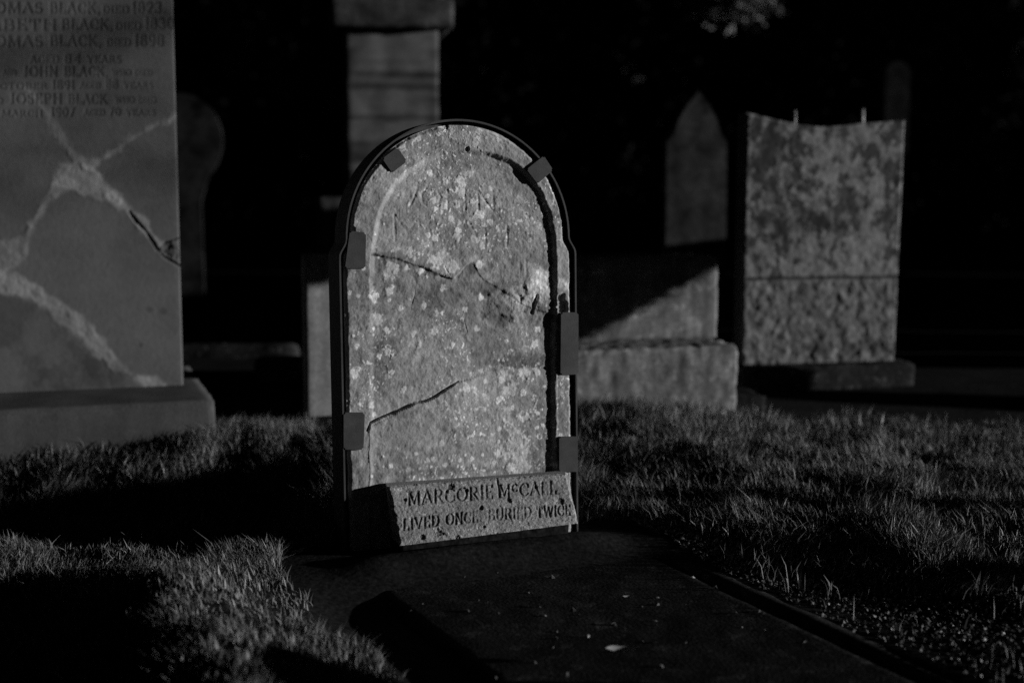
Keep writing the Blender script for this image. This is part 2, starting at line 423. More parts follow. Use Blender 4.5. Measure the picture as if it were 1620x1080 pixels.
# rough ragged ground in the middle right, and the broken lump with its efflorescence
def soft(x, y, rx, ry, seed=0, k=0.5):
    cu, cv = mp(x, y, -0.008); m = 0.00151
    d = np.hypot((U - cu) / (rx * m), (V - cv) / (ry * m)) + k * fbm(U, V, 0.04, 150 + seed, 3)
    return 1 - sstep(0.25, 1.15, d)
def blob(x, y, rx, ry, seed=0, k=0.5):
    cu, cv = mp(x, y, -0.008); m = 0.00151
    d = np.hypot((U - cu) / (rx * m), (V - cv) / (ry * m)) + k * fbm(U, V, 0.012, 50 + seed, 3) * 1.2
    return 1 - sstep(0.75, 1.1, d)
ragged = soft(800, 482, 78, 44, 1, 0.8)
fl = fbm(U + .4 * V, V * 1.3, 0.035, 17, 5) * 5; fl = (np.floor(fl) + sstep(.25, .6, fl - np.floor(fl))) / 5
h += ragged * (0.0042 * fl - 0.001)
tone *= 1 + ragged * (0.6 * fbm(U, V, 0.015, 18, 3) - .12)
lump = soft(856, 472, 38, 44, 2, 0.5)
h += lump * (0.005 + 0.004 * fbm(U, V, 0.03, 19, 3))
white = np.maximum.reduce([soft(838, 463, 36, 27, 3, .7), soft(856, 443, 17, 24, 4, .7), soft(822, 476, 20, 20, 5, .7), soft(886, 447, 15, 10, 6, .6), soft(899, 455, 14, 10, 7, .6), soft(902, 470, 9, 22, 8, .6)]) * np.clip(.75 + 1.0 * fbm(U, V, .012, 97, 3), .2, 1.2)
tone += white * 1.5 * (1 + 0.5 * fbm(U, V, 0.01, 20, 3))
slit = poly_dist(U, V, mpl([(849, 468), (845, 480), (842, 494)]), [0.001, 0.0035, 0.0025]) + .003 * fbm(U, V, .012, 98, 3)
h -= 0.012 * (1 - sstep(-0.001, 0.0025, slit)); tone *= 1 - 0.6 * (1 - sstep(-0.001, 0.002, slit))
brk = blob(888, 482, 9, 16, 9, 0.7); h -= brk * 0.010
hole = soft(792, 506, 22, 9, 10, .8) + soft(768, 466, 9, 7, 12, .6); h -= 0.003 * np.clip(hole, 0, 1); tone *= 1 - 0.4 * np.clip(hole, 0, 1)
# long diagonal crack, fine cracks, old horizontal joint
def crack(pts, w, dep, dk=0.5):
    global h, tone
    pp = mpl(pts); d = poly_dist(U, V, pp, w) + 0.0008 * fbm(U, V, 0.008, 33, 3)
    c = 1 - sstep(-0.0005, 0.0012, d)
    h -= dep * c; tone *= 1 - dk * c
crack([(581, 680), (585, 668), (600, 660), (625, 650), (645, 641), (655, 637), (672, 634), (688, 626), (704, 615), (716, 608), (724, 603)], [.0022, .002, .0018, .0026, .003, .0022, .002, .0022, .002, .0012, .0005], 0.009)
crack([(655, 452), (656, 465), (651, 480), (649, 490)], [.0, .0005, .0004, .0], 0.0015, .3)
crack([(733, 500), (736, 515), (739, 526)], [.0, .0005, .0], 0.0015, .3)
crack([(716, 441), (706, 428), (703, 420)], [.0002, .0004, .0], 0.0015, .3)
low = inside(U, V, mpl([(583, 676), (655, 640), (724, 605), (768, 589), (880, 584), (880, 790), (583, 790)]))
h = np.where(low, h + 0.0012, h)
jt = poly_dist(U, V, mpl([(724, 604), (768, 590), (820, 584), (864, 582)]))
h -= 0.0022 * np.exp(-(jt / 0.003) ** 2)
stain = blob(822, 572, 45, 12, 14, 0.8); tone *= 1 - 0.38 * np.clip(stain, 0, 1)
for x, y, rx, ry, k in ((775, 455, 48, 12, .35), (800, 492, 40, 12, .3), (745, 428, 14, 6, .3), (608, 560, 22, 45, .25), (620, 404, 26, 8, .4), (600, 600, 14, 40, .2), (560, 460, 10, 20, .25), (690, 470, 40, 16, .15), (660, 690, 60, 40, .12), (722, 690, 6, 25, .25),
                        (640, 655, 26, 5, .3), (830, 690, 8, 8, .2), (700, 745, 120, 6, .3), (735, 204, 26, 4, .3), (850, 410, 20, 22, .18)):
    tone *= 1 - k * blob(x, y, rx, ry, int(x), .8)
# the name, worn almost away
strokes = []
def cut(pts):
    pp = mpl(pts)
    for a, b in zip(pp[:-1], pp[1:]):
        dx, dy = b[0] - a[0], b[1] - a[1]; strokes.append((a, b, abs(dy) / (math.hypot(dx, dy) + 1e-9)))
cut([(661, 284), (660, 298), (656, 311), (648, 325)])
cut([(674, 298), (668, 306), (667, 315), (669, 322), (676, 328)]); cut([(692, 302), (697, 312), (694, 324)])
cut([(707, 300), (708, 330)]); cut([(735, 301), (736, 331)]); cut([(708, 315), (735, 316)])
cut([(756, 303), (757, 332)]); cut([(757, 303), (780, 334)]); cut([(780, 303), (781, 335)])
cut([(624, 340), (625, 380)]); cut([(625, 341), (645, 369), (662, 344)]); cut([(663, 343), (664, 380)])
cut([(680, 352), (675, 358), (680, 365)])
cut([(708, 350), (697, 352), (691, 365), (697, 379), (709, 381)])
cut([(719, 383), (736, 350)]); cut([(742, 352), (757, 382)])
cut([(767, 355), (769, 386)]); cut([(769, 386), (786, 386)]); cut([(802, 358), (803, 388)]); cut([(803, 388), (818, 388)])
cut([(832, 412), (832, 432)]); cut([(822, 414), (823, 432)])
cv = ink(U, V, strokes, 0.0055, 0.0015, 0.0045)
h -= cv * np.clip(0.0011 + 0.002 * fbm(U, V, 0.03, 40, 2), 0.0002, .0025)
# lichen
LICH = [(687, 317, 7), (721, 322, 6), (757, 340, 9), (703, 308, 7), (728, 305, 8), (727, 287, 8), (705, 288, 6), (742, 274, 6), (680, 274, 5), (692, 263, 4),
        (776, 298, 4), (771, 311, 4), (747, 318, 5), (788, 362, 5), (762, 388, 6), (677, 372, 4), (687, 377, 5), (684, 366, 3), (725, 353, 5), (722, 375, 7), (723, 363, 6),
        (838, 380, 3), (688, 412, 13), (713, 422, 12), (647, 400, 8), (662, 402, 4), (617, 427, 15), (643, 422, 6), (758, 418, 7), (772, 327, 5), (775, 351, 5), (702, 325, 7), (700, 400, 9),
        (632, 487, 5), (670, 483, 6), (595, 503, 11), (590, 470, 9), (614, 462, 7), (620, 455, 5), (687, 522, 7), (663, 545, 6), (672, 534, 3), (653, 529, 5), (618, 589, 5.5), (638, 615, 7), (598, 564, 3), (590, 530, 3),
        (602, 538, 2.5), (606, 605, 3), (611, 579, 2.5), (558, 587, 10), (566, 583, 5), (623, 529, 2.5), (698, 701, 5), (746, 725, 5), (762, 718, 4), (792, 715, 9), (823, 722, 20), (815, 700, 14), (826, 738, 13), (812, 684, 12), (823, 661, 8),
        (788, 678, 4), (777, 688, 3), (849, 677, 4), (766, 647, 4), (802, 647, 6), (753, 647, 3), (725, 727, 4), (702, 735, 4), (628, 708, 3), (641, 723, 2), (796, 597, 13), (810, 612, 11), (829, 590, 11), (800, 618, 8),
        (849, 588, 7), (736, 616, 7), (750, 615, 6), (812, 620, 6), (761, 587, 4), (790, 632, 7), (806, 740, 8), (820, 706, 9), (636, 232, 5), (655, 222, 4), (690, 213, 4), (755, 208, 5), (786, 222, 3), (735, 226, 3),
        (586, 640, 6), (590, 655, 5), (586, 752, 3), (884, 735, 6), (886, 690, 8), (760, 470, 6), (700, 455, 6), (735, 490, 5), (690, 495, 5), (715, 545, 4), (755, 520, 5), (800, 540, 5), (845, 545, 8), (850, 520, 6)]
lich = np.zeros(U.shape)
lr = np.random.default_rng(3)
for cx_, cy_, sx_, sy_, k_ in ((720, 320, 45, 50, 26), (815, 690, 22, 55, 46), (800, 600, 60, 14, 30), (640, 430, 40, 30, 14), (600, 560, 14, 60, 16), (735, 212, 70, 8, 16), (690, 725, 70, 14, 22), (850, 455, 25, 20, 10), (560, 470, 8, 100, 12)):
    for _ in range(k_): LICH.append((lr.normal(cx_, sx_), lr.normal(cy_, sy_), min(9, 1.6 * math.exp(abs(lr.normal(0, .7))))))
for i, (x, y, r) in enumerate(LICH):
    cu, cvv = mp(x, y, -0.008)
    k = np.nonzero((np.abs(U - cu) < r * .0024) & (np.abs(V - cvv) < r * .0024))
    d = np.hypot(U[k] - cu, V[k] - cvv) / (r * 0.00151) + 0.9 * fbm(U[k], V[k], 0.008, 60 + i % 9, 3)
    lich[k] = np.maximum(lich[k], (1 - sstep(0.65, 1.05, d)) * RNG.uniform(.5, 1))
sn = fbm(U, V, 0.009, 71, 2); zone = sstep(-.05, .35, fbm(U, V, 0.09, 72, 3) + 0.35 * blob(800, 690, 90, 130, 73) + 0.2 * blob(730, 330, 80, 90, 74))
lich = np.maximum(lich, sstep(0.34, 0.44, sn) * zone * 0.9)
sn2 = fbm(U, V, 0.0045, 75, 2); lich = np.maximum(lich, sstep(0.4, 0.5, sn2) * zone * 0.8)
grime = sstep(0.36, 0.46, fbm(U, V, 0.011, 81, 3)) * sstep(0.0, .3, fbm(U, V, 0.1, 82, 2) + .1)
tone *= 1 - 0.45 * grime
tone = tone * (1 - 0.25 * lich) + lich * 1.75 * (1 + 0.4 * fbm(U, V, 0.005, 76, 2))
h += lich * 0.0007
# socket hole near the top of the panel
pk = blob(738, 236, 4, 4, 90, .4); h -= 0.006 * pk; tone *= 1 - .5 * pk
# worn outer arris
bd = np.minimum(hw[:, None] * (1 - np.abs(ucol))[None, :], np.where(V > VS, np.hypot(U / AR, (V - VS) / (VTOP - VS)) * 0 + (1 - np.hypot(U / AR, (V - VS) / (VTOP - VS))) * .26, 9))
h -= 0.004 * (1 - sstep(0, 0.006 + 0.004 * (fbm(U, V, 0.03, 91, 3) + .5), bd))
h -= 0.006 * (1 - sstep(0.0, 0.02, bd)) * sstep(0.15, 0.5, fbm(U, V, 0.05, 92, 3))
front = np.stack([U * edge_n, -h, V], -1)
TH = 0.095
bl = np.stack([-hw, np.full_like(hw, TH), vrows], -1); br = np.stack([hw, np.full_like(hw, TH), vrows], -1)
obj("stone_slab", shell("stone_slab", front, bl, br, M['front'], np.clip(tone, .12, 3.2)), grave)

def band_path(off, n=60):
    pts = [(-(HW + off), -0.10), (-(HW + off), 0.3), (-(HW + off), 0.69)]
    for v in np.linspace(0.70, VS, 6): pts.append((-(float(half_width(v)) + off), float(v)))
    for a in np.linspace(180, 0, n)[1:-1]:
        pts.append(((AR + off) * cos(R(a)), VS + (VTOP - VS + off) * sin(R(a))))
    r = [(-x, y) for x, y in pts if y <= VS][::-1]
    return pts + r
def sweep_band(inner, outer, y0, y1):
    n = len(inner); bm = bmesh.new(); rings = []
    for (a, b), (c, d) in zip(inner, outer):
        rings.append([bm.verts.new((a, y0, b)), bm.verts.new((c, y0, d)), bm.verts.new((c, y1, d)), bm.verts.new((a, y1, b))])
    for p, q in zip(rings[:-1], rings[1:]):
        for k in range(4): bm.faces.new((p[k], q[k], q[(k + 1) % 4], p[(k + 1) % 4]))
    bm.faces.new(rings[0]); bm.faces.new(rings[-1][::-1])
    bmesh.ops.recalc_face_normals(bm, faces=bm.faces)
    return bm
def bm_obj(name, bm, mat, parent=None, bevel=0.0, smooth=False):
    if bevel: bmesh.ops.bevel(bm, geom=[e for e in bm.edges if len(e.link_faces) == 2 and e.calc_face_angle(0) > 0.6], offset=bevel, segments=2, affect='EDGES', clamp_overlap=True)
    me = bpy.data.meshes.new(name); bm.to_mesh(me); bm.free(); me.materials.append(mat)
    if smooth:
        for p in me.polygons: p.use_smooth = True
    return obj(name, me, parent)
iron = bm_obj("iron_band", sweep_band(band_path(0.0085), band_path(0.0135), -0.004, 0.118), M['iron'], grave, bevel=0.0006)
def bracket(pts, d0=-0.0055, d1=-0.0005):
    """a flat iron tab lying on the face; pts are its corners"""
    c = mpl(pts, 0.004); bm = bmesh.new()
    cx = sum(p[0] for p in c) / len(c); cy = sum(p[1] for p in c) / len(c)
    f = [bm.verts.new((x, d0, y)) for x, y in c]; face = bm.faces.new(f)
    ve = [e for e in bm.edges]
    ex = bmesh.ops.extrude_face_region(bm, geom=[face]); 
    for v in ex['geom']:
        if isinstance(v, bmesh.types.BMVert): v.co.y = d1
    bmesh.ops.recalc_face_normals(bm, faces=bm.faces)
    e = [e for e in bm.edges if abs(e.verts[0].co.y - e.verts[1].co.y) > 0.002]
    bmesh.ops.bevel(bm, geom=e, offset=0.004, segments=3, affect='EDGES', clamp_overlap=True)
    return bm_obj("bracket", bm, M['iron'], iron, bevel=0.0007)
bracket([(545, 425), (578, 425), (579, 368), (553, 365)][::-1])
bracket([(543, 711), (575, 711), (577, 652), (543, 652)][::-1])
bracket([(604, 251), (628, 233), (644, 255), (620, 274)][::-1])
bracket([(832, 268), (860, 246), (875, 269), (850, 291)][::-1])
bracket([(886, 593), (915, 592), (915, 494), (887, 494)][::-1])
bracket([(884, 746), (914, 746), (914, 690), (884, 690)][::-1])

# ------------------------------------------------------------------ the small inscribed marker leaning at its foot
def vatdepth(y_px, x_px, off): return PM.uv(x_px, y_px, off)
TLu, TLv = mp(612, 767, 0.03); TRu, TRv = mp(896, 747, 0.03)
BLu, BLv = mp(632, 862, 0.115); BRu, BRv = mp(915, 826, 0.115)
mk = thing("marker_stone", PLN @ Matrix.Translation((0, -0.002, 0)), "small sloping inscribed granite block set against the foot of the iron-framed gravestone", "marker stone")
nu, nvv = 420, 190
S, T = np.meshgrid(np.linspace(0, 1, nu), np.linspace(0, 1, nvv))       # S along, T from bottom to top
def bil(a, b, c, d): return (a * (1 - S) + b * S) * (1 - T) + (c * (1 - S) + d * S) * T
MU = bil(BLu, BRu, TLu, TRu); MV = bil(BLv, BRv, TLv, TRv); MD = 0.115 + (0.03 - 0.115) * T
fn = Vector((0, -1, (0.115 - 0.03) / (TLv - BLv))).normalized()
lu = S * 0.46; lv = T * 0.15
mh = 0.0016 * fbm(lu, lv, 0.03, 5, 4) + 0.0011 * fbm(lu, lv, 0.006, 6, 2)
mtone = 1 + 0.2 * fbm(lu, lv, 0.05, 7, 4) + 0.35 * fbm(lu, lv, 0.006, 8, 2)
def plaque_px_to_st(x, y):
    # the face seen in the photograph: bilinear inverse in picture space, corners as measured
    q = np.array([[632, 862], [915, 826], [612, 767], [896, 747]], float)
    s_, t_ = 0.5, 0.5
    for _ in range(12):
        P = (q[0] * (1 - s_) + q[1] * s_) * (1 - t_) + (q[2] * (1 - s_) + q[3] * s_) * t_
        ds = (q[1] - q[0]) * (1 - t_) + (q[3] - q[2]) * t_; dt = (q[2] * (1 - s_) + q[3] * s_) - (q[0] * (1 - s_) + q[1] * s_)
        A = np.array([ds, dt]).T; e = np.linalg.solve(A, np.array([x, y]) - P); s_ += e[0]; t_ += e[1]
    return s_ * 0.46, t_ * 0.15
def line_on(fmap, text, x0, y0, x1, y1, hgt, track=0.12):
    segs, W = word_strokes(text, track); out = []
    for p, q, wt in segs:
        def to(pt):
            k = pt[0] / W; return fmap(x0 + (x1 - x0) * k, y0 + (y1 - y0) * k - pt[1] * hgt)
        out.append((to(p), to(q), wt))
    return out
mc = np.zeros(S.shape)
for txt, x0, y0, x1, y1, hg in (("MARGORIE", 643, 799, 776, 788, 21), ("McCALL", 785, 787, 878, 780, 20), ("LIVED", 636, 838, 692, 831, 17), ("ONCE", 702, 830, 752, 825, 17), ("BURIED", 768, 823, 837, 818, 17), ("TWICE", 846, 818, 901, 814, 16)):
    mc = np.maximum(mc, ink(lu, lv, line_on(plaque_px_to_st, txt, x0, y0, x1, y1, hg), 0.0052, 0.002, 0.0028))
wear = np.clip(0.9 + 0.9 * fbm(lu, lv, 0.045, 15, 2), 0.5, 1)
mh -= mc * 0.0018 * wear; mtone *= 1 - 0.68 * mc * wear
for x, y, r in ((709, 768, 6), (803, 791, 4), (884, 793, 6), (757, 803, 4), (692, 842, 7), (763, 834, 3), (667, 848, 5), (720, 848, 5), (735, 776, 3), (845, 770, 4), (704, 776, 4), (640, 790, 3)):
    c = plaque_px_to_st(x, y); d = np.hypot(lu - c[0], lv - c[1]) / (r * .0016) + .9 * fbm(lu, lv, 0.008, int(x), 3)
    k = 1 - sstep(.6, 1.05, d); mh -= 0.003 * k; mtone *= 1 - .6 * k
c0, c1 = plaque_px_to_st(783, 752), plaque_px_to_st(787, 786)
k = 1 - sstep(0, .002, poly_dist(lu, lv, [c0, c1], [.0012, .0008]) + .001 * fbm(lu, lv, .01, 3, 2)); mh -= .003 * k; mtone *= 1 - .4 * k
ls = sstep(.36, .46, fbm(lu, lv, .007, 44, 2)); mtone += ls * .7
ed = np.minimum.reduce([S * .46, (1 - S) * .46, T * .15, (1 - T) * .15])
mh -= 0.004 * (1 - sstep(0, 0.007, ed + 0.004 * fbm(lu, lv, 0.02, 51, 3)))
chip = (S > .93) * sstep(.1, .4, fbm(lu, lv, .05, 77, 2)) * (1 - sstep(0, .03, (1 - S) * .46)); mh -= .008 * chip
mf = np.stack([MU + 0 * mh, -MD + fn.y * mh, MV + fn.z * mh], -1)
# the block below the face drops to the ground behind a rough undercut
rows = np.arange(nvv)
bl = np.stack([MU[:, 0] + .004, np.full(nvv, 0.0), MV[:, 0]], -1); br = np.stack([MU[:, -1] - .004, np.full(nvv, 0.0), MV[:, -1]], -1)
obj("inscribed_block", shell("inscribed_block", mf, bl, br, M['marker'], np.clip(mtone, .08, 3)), mk)

def rough_box(w, d, hgt, seg=0.03, amp=0.004, rnd=0.003, seed=0, nscale=0.08, taper=0.0):
    """box from z=0 up, x centred, front at y=0 running back to y=d; worn surface"""
    bm = bmesh.new()
    nx, ny, nz = max(2, int(w / seg)), max(2, int(d / seg)), max(2, int(hgt / seg))
    vs = {}
    def vert(i, j, k):
        key = (i, j, k)
        if key not in vs: vs[key] = bm.verts.new((w * (i / nx - .5), d * j / ny, hgt * k / nz))
        return vs[key]
    for i in range(nx):
        for k in range(nz):
            bm.faces.new((vert(i, 0, k), vert(i + 1, 0, k), vert(i + 1, 0, k + 1), vert(i, 0, k + 1)))
            bm.faces.new((vert(i, ny, k), vert(i, ny, k + 1), vert(i + 1, ny, k + 1), vert(i + 1, ny, k)))
    for i in range(nx):
        for j in range(ny):
            bm.faces.new((vert(i, j, nz), vert(i + 1, j, nz), vert(i + 1, j + 1, nz), vert(i, j + 1, nz)))
            bm.faces.new((vert(i, j, 0), vert(i, j + 1, 0), vert(i + 1, j + 1, 0), vert(i + 1, j, 0)))
    for j in range(ny):
        for k in range(nz):
            bm.faces.new((vert(0, j, k), vert(0, j, k + 1), vert(0, j + 1, k + 1), vert(0, j + 1, k)))
            bm.faces.new((vert(nx, j, k), vert(nx, j + 1, k), vert(nx, j + 1, k + 1), vert(nx, j, k + 1)))
    for (i, j, k), v in vs.items():
        e = (i in (0, nx)) + (j in (0, ny)) + (k in (0, nz))
        c = Vector((0, d / 2, hgt / 2)); dirv = Vector(((i == nx) - (i == 0), (j == ny) - (j == 0), (k == nz) - (k == 0)))
        if e >= 2: v.co -= dirv * rnd * (0.6 + 0.8 * (mnoise.noise(v.co * 14 + Vector((seed, 0, 0))) + .5))
        n3 = mnoise.noise_vector(v.co / nscale + Vector((seed * 3.1, seed, 0))) * amp
        v.co += n3
        if taper: v.co.x *= 1 - taper * v.co.z / hgt
    bmesh.ops.recalc_face_normals(bm, faces=bm.faces)
    return bm
def frame_at(x, y, z, theta, lean=0.0):
    return Plane((x, y, z), theta, lean).matrix()
bw_ = BRu - BLu
fb = rough_box(bw_ * 0.97, 0.085, 0.16, 0.008, 0.006, 0.004, 4, 0.03)
fo = bm_obj("mortar_bed", fb, M['soil'], mk, smooth=True)
fo.matrix_local = Matrix.Translation(((BLu + BRu) / 2 + .004, -0.085, min(BLv, BRv) - 0.155)) @ Matrix.Rotation(-math.atan2(BRv - BLv, bw_) , 4, 'Y')

# ------------------------------------------------------------------ ledger in front
ll = 1.9; lw = 0.70
lm = Matrix.Translation((BASE_C[0] + LU[0] * 0.045 + LF[0] * (0.13 + ll), BASE_C[1] + LU[1] * 0.045 + LF[1] * (0.13 + ll), -0.095)) @ Matrix.Rotation(LT, 4, 'Z')
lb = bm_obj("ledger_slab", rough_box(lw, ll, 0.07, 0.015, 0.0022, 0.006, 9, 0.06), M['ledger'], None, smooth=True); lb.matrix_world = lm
tag(lb, "long dark flat grave slab lying in the ground in front of the lit iron-framed gravestone", "grave slab")
kb = bm_obj("grave_kerb", rough_box(0.055, ll + .1, 0.09, 0.02, 0.002, 0.004, 12, 0.3), M['ledger'], None, smooth=True)
kb.matrix_world = Matrix.Translation((BASE_C[0] + LU[0] * 0.437 + LF[0] * (0.10 + ll), BASE_C[1] + LU[1] * 0.437 + LF[1] * (0.10 + ll), -0.112)) @ Matrix.Rotation(LT, 4, 'Z')
tag(kb, "low narrow kerb running along the right side of the dark flat grave slab", "kerb")

# ------------------------------------------------------------------ tall smooth stone on the left, mended with cement
YL = 4.94
PL = Plane(gpt(290, 608, 0.16), 18.0, 0.0)
PL.o = np.array(gpt(290, 608, 0.16))
left = thing("tall_gravestone", PL.matrix(), "tall smooth inscribed gravestone at far left, broken into pieces and mended with pale cement", "gravestone")
WL, HL = 0.95, 1.72
def lp(x, y): return PL.uv(x, y)
uu = np.concatenate([np.linspace(-WL, -0.78, 20)[:-1], np.linspace(-0.78, 0, 330)]); vv = np.concatenate([np.linspace(-0.002, 1.36, 540), np.linspace(1.36, HL, 40)[1:]])
U, V = np.meshgrid(uu, vv)
h = 0.0012 * fbm(U, V, 0.2, 1, 3) + 0.0004 * fbm(U, V, 0.01, 2, 2)
tone = 1 + 0.30 * fbm(U, V, 0.25, 3, 5) + 0.08 * fbm(U, V, 0.02, 4, 3)
def cement(pts, wpx, amt=1.0, seed=0):
    global h, tone
    pp = [lp(x, y) for x, y in pts]; d = poly_dist(U, V, pp, [w * 0.0034 for w in wpx]) + 0.012 * fbm(U, V, 0.03, 30 + seed, 4) + .018 * fbm(U, V, .09, 35 + seed, 2)
    c = 1 - sstep(-0.011, 0.009, d)
    h += 0.0014 * c * (1 + 1.6 * fbm(U, V, 0.03, 40 + seed, 4)); tone += 1.2 * amt * c * (1 + 0.5 * fbm(U, V, 0.05, 50 + seed, 4))
cement([(20, 120), (50, 150), (75, 185), (95, 220), (118, 255)], [1.2, 1.5, 2, 3, 6], .55, 1)
cement([(276, 182), (262, 192), (240, 200), (200, 225), (165, 250), (135, 262)], [2, 7, 2.5, 2, 3.5, 6], .7, 2)
cement([(85, 290), (105, 275), (128, 280), (150, 296), (178, 312)], [3, 11, 15, 13, 8], 1.0, 3)
cement([(178, 312), (200, 330), (222, 350), (240, 372), (250, 385)], [7, 5, 5, 4, 4], 1.0, 4)
cement([(100, 290), (80, 312), (62, 335), (48, 355)], [8, 4, 2, 1], .8, 5)
cement([(48, 362), (30, 390), (10, 400), (-20, 420)], [3, 10, 14, 16], .45, 6)
cement([(-10, 445), (20, 448), (55, 465), (90, 487), (120, 510), (150, 545), (185, 580), (205, 592)], [10, 10, 8, 9, 9, 7, 5, 3], .85, 7)
cement([(218, 598), (238, 606), (255, 612)], [5, 7, 2], 1.2, 8)
crk = poly_dist(U, V, [lp(205, 335), lp(215, 350), lp(228, 362), lp(243, 385), lp(250, 396)], [.002, .006, .002, .003, .004]) + .003 * fbm(U, V, .015, 60, 3)
k = 1 - sstep(-.001, .003, crk); h -= .008 * k; tone *= 1 - .6 * k
for pts in ([(250, 395), (262, 383), (283, 376)], [(250, 395), (258, 405), (283, 420)]):
    k = 1 - sstep(-.001, .003, poly_dist(U, V, [lp(*p) for p in pts], [.002] * 3) + .004 * fbm(U, V, .02, 61, 3)); h -= .007 * k; tone *= 1 - .5 * k
chipm = inside(U, V, [lp(252, 397), lp(262, 384), lp(300, 378), (0.05, 0.2), lp(300, 418), lp(262, 404)]); h = np.where(chipm, h - .006 + .008 * fbm(U, V, .03, 62, 3), h)
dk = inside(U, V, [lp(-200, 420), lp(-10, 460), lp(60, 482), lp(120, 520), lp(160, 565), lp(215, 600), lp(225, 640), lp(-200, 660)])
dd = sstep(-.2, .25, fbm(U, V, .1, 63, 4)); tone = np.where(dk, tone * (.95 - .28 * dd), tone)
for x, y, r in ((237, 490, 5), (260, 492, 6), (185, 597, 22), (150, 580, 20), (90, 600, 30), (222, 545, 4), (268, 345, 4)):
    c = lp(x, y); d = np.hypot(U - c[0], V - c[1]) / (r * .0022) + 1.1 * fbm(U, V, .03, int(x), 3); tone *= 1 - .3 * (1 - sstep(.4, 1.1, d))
inkc = np.zeros(U.shape)
LINES = [("THOMAS", -48, 66, 21, 16), ("BLACK,", 78, 158, 21, 16), ("DIED", 162, 203, 21, 11), ("1823.", 208, 262, 21, 17),
         ("ELIZABETH", -92, 88, 48, 16), ("BLACK,", 97, 178, 47, 16), ("DIED", 182, 222, 47, 11), ("1830", 228, 274, 46, 17),
         ("THOMAS", -48, 66, 74, 16), ("BLACK,", 78, 160, 73, 16), ("DIED", 168, 206, 73, 11), ("1898", 212, 258, 73, 17),
         ("AGED", 47, 92, 100, 11), ("84", 101, 128, 100, 13), ("YEARS", 137, 191, 100, 11),
         ("AND", 4, 25, 120, 9), ("JOHN", 36, 90, 121, 15), ("BLACK,", 101, 170, 121, 15), ("WHO DIED", 177, 240, 120, 9),
         ("19TH OCTOBER", -70, 74, 141, 9), ("1891", 82, 117, 141, 13), ("AGED", 126, 158, 140, 9), ("88", 167, 186, 140, 13), ("YEARS", 195, 241, 140, 9),
         ("AND", -30, 4, 164, 9), ("JOSEPH", 14, 97, 164, 15), ("BLACK", 107, 168, 164, 14), ("WHO DIED", 182, 246, 163, 9),
         ("5TH MARCH", -40, 66, 185, 10), ("1907", 80, 117, 184, 13), ("AGED", 132, 165, 183, 9), ("70", 172, 190, 183, 12), ("YEARS", 199, 245, 183, 9)]
for txt, x0, x1, yb, hp in LINES:
    inkc = np.maximum(inkc, ink(U, V, line_on(lp, txt, x0, yb, x1, yb, hp, .14), 0.0085 * hp / 15, 0.0032 * hp / 15 + .001, .003))
h -= 0.0015 * inkc; tone *= 1 - .5 * inkc * np.clip(.8 + 1.2 * fbm(U, V, .08, 70, 2), .3, 1)
ed = np.minimum(np.minimum(U + WL, -U), HL - V); h -= .003 * (1 - sstep(0, .004, ed)); tone *= 1 + .12 * (1 - sstep(.012, .02, -U))
fr = np.stack([U, -h, V], -1)
bl = np.stack([np.full(len(vv), -WL), np.full(len(vv), .16), vv], -1); br = np.stack([np.full(len(vv), 0.), np.full(len(vv), .16), vv], -1)
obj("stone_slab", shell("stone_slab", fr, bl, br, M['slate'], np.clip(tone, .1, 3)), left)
# plinth under it
c1 = gpt(341, 634, 0.155)
pu = (c1 - PL.o) @ PL.u; pf = (c1 - PL.o) @ PL.n
pb = bm_obj("plinth", rough_box(WL + 2 * pu, 0.16 + 2 * pf, 0.33, .03, .003, .003, 3, .12), M['left_plinth'], left, smooth=True)
pb.matrix_local = Matrix.Translation((-WL / 2, -pf, -0.332))

# ------------------------------------------------------------------ mottled headstone on the right
PR = Plane(gpt(1173, 577, 0.09), 12.0, 0.0)
PR.o = np.array(gpt(1173, 577, 0.09)); 
def rp(x, y): return PR.uv(x, y)
w0 = rp(1415, 560)[0]; wT = rp(1432, 192)[0]; lT = rp(1181, 180)[0]
topc = [rp(x, y) for x, y in ((1176, 178), (1186, 179), (1210, 185), (1240, 192), (1270, 198), (1300, 201), (1335, 199), (1365, 195), (1400, 193), (1425, 191), (1434, 190))]
rt = thing("mottled_headstone", PR.matrix(), "upright headstone with scooped top and dark mottled stains, right of the lit gravestone", "headstone")
nu, nv = 170, 260
s = np.linspace(0, 1, nu); t = np.linspace(0, 1, nv); S, T = np.meshgrid(s, t)
topv = np.interp(lT + s * (wT - lT), [p[0] for p in topc], [p[1] for p in topc])[None, :]
V = T * topv; U = (T * lT) + S * (w0 + T * (wT - w0) - T * lT)
h = .003 * fbm(U, V, .06, 1, 4) + .0015 * fbm(U, V, .015, 2, 3)
tone = 1 + .3 * fbm(U, V, .1, 3, 4) + .3 * fbm(U, V, .02, 4, 3)
jy = rp(1300, 440)[1]
jl = np.abs(V - jy - .004 * fbm(U, V, .1, 5, 2)); k = 1 - sstep(.003, .010, jl); h -= .010 * k; tone *= 1 - .6 * k
lower = sstep(jy + .01, jy - .03, V) if False else (1 - sstep(jy - .03, jy + .005, V))
h += lower * .005 * fbm(U, V, .03, 6, 3); tone *= 1 - lower * (.22 + .3 * fbm(U, V, .03, 7, 3))
